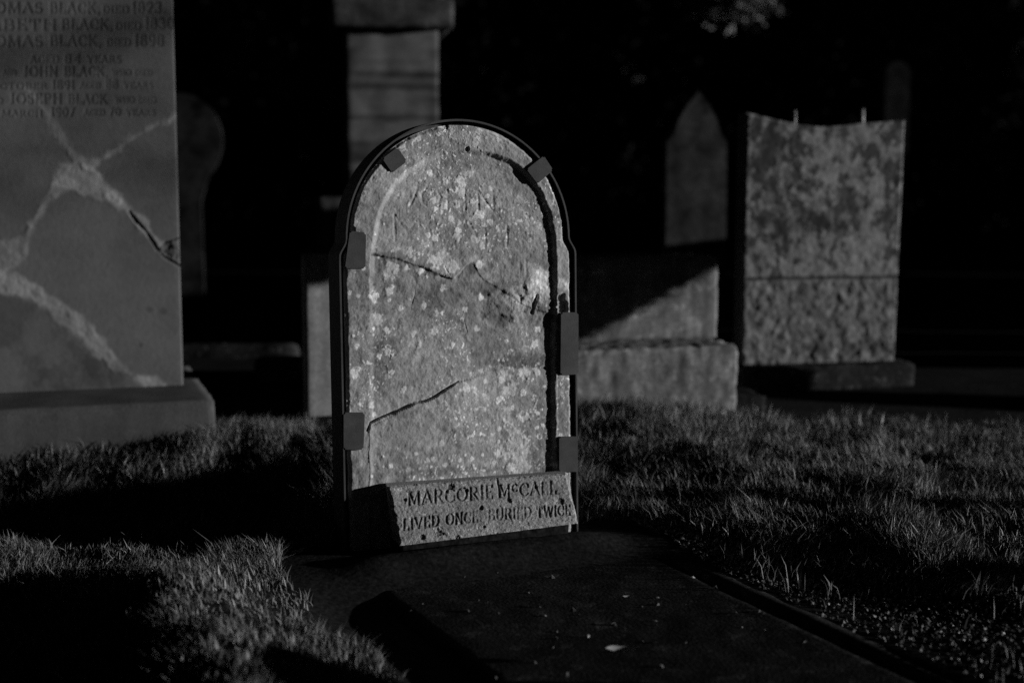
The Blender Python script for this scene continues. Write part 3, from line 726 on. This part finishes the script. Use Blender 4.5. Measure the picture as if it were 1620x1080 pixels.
for x, y, rx, ry in ((1225, 245, 16, 60), (1250, 280, 26, 16), (1275, 345, 40, 18), (1310, 360, 30, 10), (1215, 330, 10, 50), (1262, 230, 7, 50), (1355, 310, 8, 22), (1420, 320, 6, 120), (1200, 280, 8, 80), (1240, 370, 10, 20), (1290, 550, 100, 14)):
    c = rp(x, y); d = np.hypot((U - c[0]) / (rx * .0029), (V - c[1]) / (ry * .0029)) + 2.0 * fbm(U, V, .035, int(x), 4); tone *= 1 - .5 * (1 - sstep(.5, 1.0, d))
ed = np.minimum(np.minimum(U - T * lT, w0 + T * (wT - w0) - U), topv - V); h -= .005 * (1 - sstep(0, .008, ed + .006 * fbm(U, V, .03, 8, 3)))
fr = np.stack([U, -h, V], -1); TR = .10
bl = fr[:, 0].copy(); bl[:, 1] = TR; br = fr[:, -1].copy(); br[:, 1] = TR
mk_ = np.zeros(U.shape)
for x, y, rx, ry in ((1220, 250, 22, 70), (1255, 282, 36, 22), (1285, 355, 52, 24), (1205, 330, 16, 60), (1265, 225, 12, 60), (1345, 310, 14, 40), (1405, 320, 9, 120), (1240, 375, 18, 30), (1200, 210, 18, 30), (1380, 250, 20, 30)):
    c = rp(x, y); mk_ = np.maximum(mk_, np.exp(-((U - c[0]) / (rx * .0029)) ** 2 - ((V - c[1]) / (ry * .0029)) ** 2))
st = sstep(.0, .11, fbm(U, V * .75, .033, 90, 5, .6) + .5 * mk_ - .2) * (1 - .5 * lower); tone *= 1 - .74 * st
st = sstep(.2, .3, fbm(U, V, .016, 92, 3)); tone *= 1 - .3 * st
tone *= 1 - .4 * k
obj("stone_slab", shell_full("stone_slab", fr, TR, M['mottled'], np.clip(tone, .12, 3)), rt)
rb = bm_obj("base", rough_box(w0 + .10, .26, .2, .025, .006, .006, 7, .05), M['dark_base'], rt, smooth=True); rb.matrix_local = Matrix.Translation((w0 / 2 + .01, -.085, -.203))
for x, y0, y1 in ((1372, 172, 200), (1265, 174, 204)):       # iron pins left in the top edge
    a = rp(x, y0); b = rp(x, y1 + 4); bm = bmesh.new()
    bmesh.ops.create_cone(bm, cap_ends=True, segments=10, radius1=.010 if x > 1300 else .006, radius2=.008 if x > 1300 else .004, depth=a[1] - b[1])
    p = bm_obj("metal_pin", bm, M['pin'], rt, smooth=True); p.location = (a[0], .045, (a[1] + b[1]) / 2)

# ------------------------------------------------------------------ pedestal tomb between them
PT = Plane(gpt(1166, 640), 16.0)
PT.o = np.array(gpt(1166, 640, 0.0))
PTH = PT.uv(1166, 546)[1]
tomb = thing("pedestal_tomb", PT.matrix(), "rough low pedestal tomb just right of the lit gravestone, half crossed by a slanting shadow", "tomb")
pw = 0.95
o = bm_obj("plinth", rough_box(pw, .72, PTH + .1, .016, .008, .003, 21, .03), M['rough_grey'], tomb, smooth=True); o.matrix_local = Matrix.Translation((-pw / 2, 0, -.1))
dz = PTH
PD = Plane(PT.o - PT.n * .26 , 16.0); du, dv = PD.uv(1135, 537); dtop = PD.uv(1135, 405)[1]
dw = pw - .14
o = bm_obj("die", rough_box(dw, .30, dtop - dz, .016, .006, .003, 22, .05), M['rough_grey'], tomb, smooth=True); o.matrix_local = Matrix.Translation((du - dw / 2, .26, dz - .003))

# ------------------------------------------------------------------ plain slim headstone behind the lit one
PH = Plane(gpt(483, 668), 18.0)
hh = PH.uv(483, 402)[1]
sl = bm_obj("slim_headstone", rough_box(.46, .05, hh + .12, .02, .002, .003, 31, .08), M['slim'], None, smooth=True)
sl.matrix_world = PH.matrix() @ Matrix.Translation((.23, 0, -.12))
tag(sl, "plain slim headstone showing as a lit strip at the left edge of the iron-framed gravestone", "headstone")

# ------------------------------------------------------------------ tall banded pillar monument
PP = Plane(gpt(551, 527, 0.0), 9.0)
sc = np.hypot(*PP.o[:2])
PP0 = Plane(PP.o, 9.0)
uL = 0.0; uR = PP0.uv(695, 200)[0]; sw = uR
pil = thing("pillar_monument", PP0.matrix(), "tall square pillar monument with a projecting cap and banded shaft rising behind the lit gravestone", "monument")
v_sb = PP0.uv(600, 312)[1]; v_st = PP0.uv(600, 45)[1]
def prow(nm, w, d, z0, z1, mat, seed, attr=False, rnd=.004):
    bm = rough_box(w, d, z1 - z0, .02, .004, rnd, seed, .1)
    o = bm_obj(nm, bm, mat, pil, smooth=True); o.matrix_local = Matrix.Translation((sw / 2, -(d - sw) / 2, z0)); return o
sh = prow("shaft", sw, sw, v_sb, v_st, M['banded'], 41)
a = sh.data.attributes.new("tone", 'FLOAT', 'POINT')
co = np.empty(len(sh.data.vertices) * 3, np.float32); sh.data.vertices.foreach_get("co", co); co = co.reshape(-1, 3)
bandv = 1 + .5 * (sstep(-.1, .1, vnoise(co[:, 2] / .034, co[:, 0] * 2 + 3, 3)) * 2 - 1) + .4 * fbm(co[:, 0], co[:, 2] * 2.2, .09, 4, 3)
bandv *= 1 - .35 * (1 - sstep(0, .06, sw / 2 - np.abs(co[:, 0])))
a.data.foreach_set("value", np.clip(bandv, .2, 2).astype(np.float32))
prow("cap", sw * 1.29, sw * 1.29, v_st, v_st + .16, M['dim'], 42)
prow("cornice", sw * 1.12, sw * 1.12, v_st + .16, v_st + .40, M['dim'], 43)
v_p = PP0.uv(600, 400)[1]
prow("pedestal", sw * 1.62, sw * 1.62, v_p, v_sb, M['dim'], 44)
prow("base", sw * 1.85, sw * 1.85, -.15, v_p, M['dim'], 45)

# ------------------------------------------------------------------ dim stones in the dark behind
def profile_stone(name, pl, pts, thick, mat, label, cat, seed=0):
    """an upright stone whose outline (u,v) is given"""
    bm = bmesh.new(); f = bm.faces.new([bm.verts.new((x, 0, y)) for x, y in pts])
    ex = bmesh.ops.extrude_face_region(bm, geom=[f])
    for v in ex['geom']:
        if isinstance(v, bmesh.types.BMVert): v.co.y += thick
    bmesh.ops.recalc_face_normals(bm, faces=bm.faces)
    o = bm_obj(name, bm, mat, None, bevel=.002); o.matrix_world = pl.matrix()
    return tag(o, label, cat)
def at_depth(x, Y, theta, z=0.0):
    return Plane(((x - 810) / FOC * Y, Y, z), theta)
G = at_depth(1055, 8.6, 5)
gp = lambda x, y: G.uv(x, y)
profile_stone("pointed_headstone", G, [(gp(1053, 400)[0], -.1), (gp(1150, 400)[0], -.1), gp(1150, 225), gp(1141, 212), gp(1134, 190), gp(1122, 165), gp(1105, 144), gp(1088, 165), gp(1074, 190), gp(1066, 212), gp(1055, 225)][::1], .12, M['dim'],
              "dim pointed-arch headstone far back, left of the mottled scooped headstone", "headstone")
D = at_depth(262, 9.2, 9)
dp = lambda x, y: D.uv(x, y)
cx, cy = dp(285, 222); rr = dp(352, 222)[0] - cx
profile_stone("disc_headstone", D, [(dp(252, 400)[0], -.1), (dp(322, 400)[0], -.1), dp(318, 320)] + [(cx + rr * cos(R(t)), cy + rr * 1.12 * sin(R(t))) for t in range(-50, 231, 10)] + [dp(252, 320)], .14, M['dim_rear'],
              "dark round-headed stone half hidden behind the right edge of the tall mended gravestone", "headstone")
def lowbox(name, x0, x1, y1, hgt, dep, theta, mat, label, cat, seed):
    a = gpt(x0, y1); b = gpt(x1, y1); w = abs(b[0] - a[0])
    P = Plane(a, theta); o = bm_obj(name, rough_box(w, dep, hgt + .1, .04, .004, .01, seed, .07), mat, None, smooth=True)
    o.matrix_world = P.matrix() @ Matrix.Translation((w / 2, 0, -.1)); return tag(o, label, cat)
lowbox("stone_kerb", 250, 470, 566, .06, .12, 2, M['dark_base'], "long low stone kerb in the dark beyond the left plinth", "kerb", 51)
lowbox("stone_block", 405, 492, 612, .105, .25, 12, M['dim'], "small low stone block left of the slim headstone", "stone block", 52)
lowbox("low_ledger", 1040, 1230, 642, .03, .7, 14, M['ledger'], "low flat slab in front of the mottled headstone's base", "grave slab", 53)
O = at_depth(1392, 11.0, -1)
profile_stone("round_topped_post", O, [(0, -.2), (.19, -.2)] + [(.095 + .095 * cos(R(t)), O.uv(1410, 118)[1] + .1 * sin(R(t))) for t in range(0, 181, 15)], .19, M['dim'], "barely visible round-topped stone post beyond the mottled headstone", "post")

# ------------------------------------------------------------------ walls and trees round the edge of the yard, some added unseen for shade
def wall(name, x0, y0, x1, y1, hgt, label, seed):
    L = math.hypot(x1 - x0, y1 - y0); bm = rough_box(L, .4, hgt + .3, .35, .03, .03, seed, .3)
    o = bm_obj(name, bm, M['wall'], None, smooth=False)
    o.matrix_world = Matrix.Translation(((x0 + x1) / 2, (y0 + y1) / 2, -.3)) @ Matrix.Rotation(math.atan2(y1 - y0, x1 - x0), 4, 'Z')
    return tag(o, label, "wall")
wall("dark_wall", 9, 9.2, 9, 12.6, 1.7, "chest-high dark wall added out of view at right to shade the far ground", 65)  # right-hand walls are unseen shade casters, added to darken the far ground
wall("dark_wall", 9, 12.7, 9, 17.4, 2.9, "tall dark wall added out of view at right to keep the back in shade", 61)
wall("dark_wall", 4.0, 7.05, 4.0, 8.0, 1.25, "head-high length of dark wall added out of view at right to shade the pillar pedestal", 67)  # nearer unseen lengths, heights stepped to shade ground and pillar pedestal
wall("dark_wall", 4.0, 8.05, 4.0, 9.9, .80, "waist-high dark wall added out of view at right to shade the ground behind", 66)
wall("dark_wall", 4.0, 6.45, 4.0, 7.0, .45, "knee-high dark wall added out of view at right to shade the ground", 64)
wall("dark_wall", -14, 24.6, 8.7, 24.6, 1.8, "low dark boundary wall closing the back of the graveyard", 62)

def leaves_mesh(name, P, size, mat, seed):
    r = np.random.default_rng(seed); n = len(P)
    d = r.normal(size=(n, 3)); d /= np.linalg.norm(d, axis=1)[:, None]
    e = np.cross(d, r.normal(size=(n, 3))); e /= np.linalg.norm(e, axis=1)[:, None]
    s = (size * r.uniform(.6, 1.3, n))[:, None]
    V = np.stack([P - d * s, P + e * s * .38, P + d * s, P - e * s * .38], 1)
    q = np.arange(n * 4).reshape(n, 4)
    return np_mesh(name, V, [q], mat, False, {"tone": np.repeat(r.uniform(.5, 1.5, n), 4)})
def limb(bm, pts, radii, seg=8):
    prev = None
    for i, (p, r) in enumerate(zip(pts, radii)):
        p = Vector(p); nx = Vector(pts[min(i + 1, len(pts) - 1)]) - Vector(pts[max(i - 1, 0)])
        z = nx.normalized(); x = z.orthogonal().normalized(); y = z.cross(x)
        ring = [bm.verts.new(p + x * r * cos(2 * pi * k / seg) + y * r * sin(2 * pi * k / seg)) for k in range(seg)]
        if prev:
            for k in range(seg):
                j = min(range(seg), key=lambda q: (prev[q].co - ring[0].co).length) if k == 0 else j
                bm.faces.new((prev[(k + j) % seg], prev[(k + j + 1) % seg], ring[(k + 1) % seg], ring[k]))
        prev = ring
def tree(name, x, y, z0, trunk_h, tr, limbs, P, size, label, seed):
    root = thing(name, Matrix.Translation((x, y, z0)), label, "tree")
    bm = bmesh.new(); random.seed(seed)
    limb(bm, [(0, 0, -.2), (.02, .03, trunk_h * .3), (-.04, .0, trunk_h * .65), (0, .02, trunk_h)], [tr * 1.3, tr, tr * .85, tr * .5], 12)
    for l in limbs: limb(bm, l, [tr * .45 * (1 - .75 * i / (len(l) - 1)) for i in range(len(l))], 7)
    bm_obj("trunk", bm, M['bark'], root, smooth=True)
    obj("crown", leaves_mesh("crown", P - np.array([x, y, z0]), size, M['leaf'], seed), root)
o = bm_obj("shade_stone", rough_box(.2, .95, .52, .04, .006, .02, 71, .1), M['dim'], None, smooth=True)  # unseen stone added to shade the lower right foreground
o.matrix_world = Matrix.Translation((1.62, 1.45, -.235)); tag(o, "low dark stone added unseen beyond the lower right edge to shade the ground", "shade_stone")
# far tree: crown above the frame with one drooping clump caught by the light
r = np.random.default_rng(5)
tx, ty = 6.2, 14.6
ang = r.uniform(0, 2 * pi, 16000); rad = 2.6 * np.sqrt(r.uniform(0, 1, 16000)); zz = r.uniform(0, 1, 16000)
P = np.stack([tx + rad * np.cos(ang), ty + rad * np.sin(ang), 3.0 + .5 * fbm(rad * np.cos(ang), rad * np.sin(ang), .8, 2, 3) + zz * 2.2 * np.sqrt(np.clip(1 - (rad / 2.7) ** 2, .02, 1))], 1)
cl = r.normal(size=(5200, 3)) * np.array([.19, .25, .15]) + np.array([2.12, 13.9, 2.74])
c2 = r.normal(size=(200, 3)) * np.array([.05, .1, .04]) + np.array([1.83, 13.9, 2.52])
tree("dark_tree", tx, ty, -.1, 4.6, .2, [[(0, 0, 2.6), (-2.0, -.3, 3.4), (-4.0, -.6, 3.0)], [(0, 0, 3.0), (.9, .5, 3.7), (1.8, .8, 4.1)], [(0, 0, 3.3), (.3, -1, 4.0), (.5, -1.8, 4.4)]],
     np.concatenate([P, cl, c2]), .05, "dark tree far back whose lowest leaves are lit at the top edge of the photo", 5)

# dark wood closing the view
nw = 70000
wx_ = r.uniform(-14, 15, nw); wt = r.uniform(0, 1, nw); top = 5.2 + 1.2 * fbm(wx_, wx_ * 0, 2.2, 31, 3) * 2 + 1.8 * sstep(7, 11, wx_)
W1 = np.stack([wx_, 21.5 + 1.6 * fbm(wx_, wt * 5, 1.6, 32, 3) * 2 + r.uniform(0, 1.2, nw), wt * top], 1)
nw2 = 26000; wy_ = r.uniform(16.6, 22, nw2); W2 = np.stack([11 + 1.0 * fbm(wy_, wy_ * 0, 1.5, 33, 2) + r.uniform(0, 3, nw2), wy_, r.uniform(0, 1, nw2) * 7.4], 1)  # unseen right arm, added to keep the rest of the wood in shade
wood = obj("dark_wood", leaves_mesh("dark_wood", np.concatenate([W1, W2]), .17, leaf_mat("wood_leaves", .045), 41)); tag(wood, kind='stuff')

# unseen yew added beyond the frame, boughs shaped to throw the slanting shadows
def to_sun(Pt, x):
    k = (x - Pt[0]) / LDIR.x; return np.array([x, Pt[1] + LDIR.y * k, Pt[2] + LDIR.z * k])
def pl_pt(pl, x, y): a, b = pl.uv(x, y); return pl.o + pl.u * a + pl.v * b
YX = 3.1
d0, d1, d2 = [to_sun(pl_pt(PD, *p), YX) for p in ((922, 527), (1030, 463), (1136, 408))]
s0, s1 = [to_sun(pl_pt(PH, *p), YX) for p in ((482, 452), (528, 420))]
def low_edge(w):
    # lower limit of the foliage across the light, by depth
    xs = [s0[1] - .02, s0[1], s1[1], s1[1] + .03, d0[1] - .12, d0[1] - .001, d1[1], d2[1], d2[1] + .1, d2[1] + .2]
    zs = [2.2, s0[2], s1[2], s1[2] + .01, d0[2] - .0, d0[2], d1[2], d2[2], d2[2] + .05, .95]
    return np.interp(w, xs, zs, left=2.2, right=2.2)
n = 26000
w = r.uniform(s0[1] - .05, d2[1] + .2, n); lo = low_edge(w); z = lo + .02 + (1.7 - lo) * r.uniform(0, 1, n) ** 1.5
P = np.stack([YX + r.uniform(-.35, .35, n), w + 0 * z, z], 1)
P = P[P[:, 2] < 1.75]
ne = 16000; w = np.concatenate([r.uniform(s0[1], s1[1] + .03, ne // 4), r.uniform(d0[1] - .1, d2[1] + .1, ne)]); ne = len(w)
E3 = np.stack([YX + r.uniform(-.06, .06, ne), w, low_edge(w) + .018 + .09 * r.uniform(0, 1, ne) ** 1.5], 1); P = np.concatenate([P, E3])
n2 = 2600
Q = np.stack([YX + r.uniform(-.5, .6, n2), r.uniform(4.0, 5.0, n2), 1.58 + .75 * r.uniform(0, 1, n2) ** .7], 1)
n3 = 5000
T3 = np.stack([YX + .3 + r.normal(0, .5, n3), 5.3 + r.normal(0, .7, n3), 2.3 + .9 * r.uniform(0, 1, n3)], 1)
yt = (YX + .1, 5.73)
tree("shade_yew", yt[0], yt[1], -.15, 3.2, .085, [[(0, 0, 1.2), (-.05, -.35, 1.35), (0, -.62, 1.1)], [(0, 0, 1.6), (-.1, -.6, 1.75), (0, -1.0, 1.3)], [(0, 0, 2.0), (.3, -.9, 2.3), (.2, -1.6, 2.2)]],
     np.concatenate([P, T3]), .028, "unseen yew tree added beyond the right edge, its boughs shaped to shade the pedestal tomb", 8)

# unseen birch added far right, its thin fringe dims the tall left stone's top
nq = 420
zq = 2.45 + 1.3 * r.uniform(0, 1, nq) ** .75; yq = r.uniform(3.6, 4.4, nq)
Pq = np.stack([14 + r.uniform(-.4, .4, nq), yq, zq], 1)
Pc = r.normal(size=(4000, 3)) * np.array([.8, .8, .8]) + np.array([14, 3.6, 5.2])
tree("shade_birch", 14.1, 3.0, -.3, 4.5, .07, [[(0, 0, 2.6), (-.05, .5, 3.2), (-.1, 1.2, 2.9)], [(0, 0, 3.2), (.2, -.6, 4.0), (.3, -1.0, 4.6)]],
     np.concatenate([Pq, Pc]), .05, "unseen slender birch tree added far beyond the right edge to dim the tall left stone", 15)

# ------------------------------------------------------------------ grass
def grass_mask(x, y):
    a, f = ledger_uv(x, y)
    m = np.ones(x.shape)
    m *= 1 - ((a > -.47 + .08 * fbm(x, y, .15, 3, 3)) & (a < .50) & (f > -.06 + .1 * fbm(x, y, .12, 4, 2)) & (f < 2.6))
    # bare soil strip right of the ledger
    soil_w = .46 + .42 * np.clip(f, 0, 2) + .12 * fbm(x, y, .2, 8, 3)
    m *= 1 - .96 * ((a >= .48) & (a < soil_w) & (f > -.05))
    # stones
    def foot(pl, u0, u1, n0, n1):
        dx, dy = x - pl.o[0], y - pl.o[1]; uu = dx * pl.u[0] + dy * pl.u[1]; nn = -(dx * pl.n[0] + dy * pl.n[1])
        return (uu > u0) & (uu < u1) & (nn > n0) & (nn < n1)
    m *= 1 - ((x > .2) & (y > 5.3 + .1 * fbm(x, y, .3, 9, 2)) & (y < 9.3)); m *= 1 - ((x <= .2) & (y > 4.85) & (y < 9.3))  # grass left out: bare dark soil stands in for shaded ground
    for b in (foot(PL, -WL - .2, .12, -.28, .3), foot(PR, -.05, w0 + .06, -.1, .2), foot(PT, -pw, 0, 0, .72), foot(PM, -.02, .62, -.02, .12), foot(PH, 0, .46, 0, .05), foot(PP0, -.25, .8, -.2, .8)): m *= 1 - b
    return m
def blades(n, y0, y1, hmean, wid, seed, cond=None):
    r = np.random.default_rng(seed)
    y = y0 * (y1 / y0) ** r.uniform(0, 1, n); xm = .37 * y + .25
    x = r.uniform(-1, 1, n) * xm
    a, f = ledger_uv(x, y)
    clump = fbm(x, y, .12, 21, 3); patch = fbm(x, y, .45, 22, 2)
    keep = (r.uniform(0, 1, n) < grass_mask(x, y) * np.clip(.75 + 1.1 * clump, .1, 1))
    x, y, clump, patch, a, f = [v[keep] for v in (x, y, clump, patch, a, f)]; n = len(x)
    z = terrain(x, y)
    hh = hmean * np.clip(.8 + .9 * clump + .5 * patch + r.normal(0, .25, n), .25, 2.2)
    ang = r.uniform(0, 2 * pi, n); hh = hh * np.where((a < -.35) & (y < 3.4), .72, 1.0); flat = r.uniform(0, 1, n) < .12; lean = np.where(flat, 1.2, np.abs(r.normal(.35, .3, n))) * hh; hh = np.where(flat, hh * .35, hh)
    comb = 2 * pi * fbm(x, y, .6, 23, 2); lx = np.cos(ang) * lean + .25 * hh * np.cos(comb); ly = np.sin(ang) * lean + .25 * hh * np.sin(comb)
    fa = r.uniform(0, pi, n); wr_ = wid * r.lognormal(-.1, .45, n) / 2; wx, wy = np.cos(fa) * wr_, np.sin(fa) * wr_
    B = np.stack([x, y, z - .004], 1); W = np.stack([wx, wy, 0 * wx], 1)
    Mi = B + np.stack([lx * .35, ly * .35, hh * .62], 1); T = B + np.stack([lx, ly, hh], 1)
    V = np.stack([B - W, B + W, Mi + W * .75, Mi - W * .75, T], 1)
    k = np.arange(n) * 5
    q = np.stack([k, k + 1, k + 2, k + 3], 1); t = np.stack([k + 3, k + 2, k + 4], 1)
    tone = np.repeat(np.clip(r.lognormal(-.1, .45, n), .3, 3.2), 5)
    return V.reshape(-1, 3), q, t, tone
parts = [blades(190000, 1.75, 3.4, .046, .0021, 31), blades(290000, 3.0, 5.3, .050, .0024, 32), blades(60000, 5.0, 9.2, .06, .0045, 33)]
off = 0; Vs, Qs, Ts, To = [], [], [], []
for v, q, t, tn in parts: Vs.append(v); Qs.append(q + off); Ts.append(t + off); To.append(tn); off += len(v)
g = obj("grass", np_mesh("grass", np.concatenate(Vs), [np.concatenate(Qs), np.concatenate(Ts)], M['grass'], True, {"tone": np.concatenate(To)}))
tag(g, kind='stuff')

# grit and dead leaf scraps in the bare strip
r = np.random.default_rng(77); n = 9500
f = r.uniform(-.1, 2.0, n); a = .47 + r.uniform(0, 1, n) ** .8 * (.12 + .45 * np.clip(f, 0, 2))
x = BASE_C[0] + LU[0] * a + LF[0] * f; y = BASE_C[1] + LU[1] * a + LF[1] * f
x2 = BASE_C[0] + LU[0] * r.uniform(-.45, .5, 1500) + LF[0] * r.uniform(.06, .14, 1500); 
P = np.stack([x, y, terrain(x, y) + .002], 1)
ns = 110; fs = r.uniform(.14, 1.9, ns); as_ = r.uniform(-.3, .39, ns)
P[:ns] = np.stack([BASE_C[0] + LU[0] * as_ + LF[0] * fs, BASE_C[1] + LU[1] * as_ + LF[1] * fs, np.full(ns, -.024)], 1)
d = np.stack([r.normal(size=n), r.normal(size=n), .4 * r.normal(size=n)], 1); d /= np.linalg.norm(d, axis=1)[:, None]
e = np.cross(d, np.stack([.5 * r.normal(size=n), .5 * r.normal(size=n), np.ones(n)], 1)); e /= np.linalg.norm(e, axis=1)[:, None]
s = (r.uniform(.002, .009, n))[:, None]; up = np.array([0, 0, 1.0]) * s * .5
V = np.stack([P - d * s, P + e * s * .6 + up, P + d * s, P - e * s * .6 - up * .3, P + up * 1.2], 1)
k = np.arange(n) * 5
t = np.concatenate([np.stack([k + i, k + (i + 1) % 4, k + 4], 1) for i in range(4)])
lo = obj("leaf_litter", np_mesh("leaf_litter", V.reshape(-1, 3), [t], M['litter'], False, {"tone": np.repeat(np.clip(r.lognormal(-.2, .7, n), .2, 5), 5)}))
tag(lo, kind='stuff')

# a few single dead leaves
def dead_leaf(xpx, ypx, z, L, W, rot, label, curl=.3, seed=0):
    p = gpt(xpx, ypx, z); vs = []; n = 9
    for i in range(n):
        t = i / (n - 1); w = W * sin(pi * min(1, t * 1.02)) ** .7 * (1 + .2 * sin(9 * t + seed)) * .5 + .0004
        zc = curl * L * (t - .5) ** 2 + .003
        vs += [(L * (t - .5), -w, zc + .15 * w), (L * (t - .5), 0, zc - .1 * W * sin(pi * t)), (L * (t - .5), w, zc + .3 * w)]
    F = []
    for i in range(n - 1):
        for k in range(2): F.append([i * 3 + k, i * 3 + 3 + k, i * 3 + 4 + k, i * 3 + 1 + k])
    o = obj("fallen_leaf", np_mesh("fallen_leaf", vs, [np.array(F)], M['pale_leaf'], True, {"tone": np.full(len(vs), 1.0)}))
    o.matrix_world = Matrix.Translation(Vector(p)) @ Matrix.Rotation(R(rot), 4, 'Z')
    return tag(o, label, "leaf", "fallen leaves on the dark slab")
dead_leaf(985, 1030, -.004, .065, .028, 5, "larger pale fallen leaf near the bottom of the dark flat slab")
dead_leaf(995, 946, -.004, .026, .012, 0, "tiny pale fallen leaf higher up on the dark flat slab", .3, 2)
dead_leaf(468, 876, -.0, .05, .022, 40, "curled dead leaf in the shade left of the iron-framed gravestone", .8, 4)
dead_leaf(1420, 1003, -.03, .05, .022, 70, "upturned dead leaf in the dark bare soil at lower right", 1.2, 6)
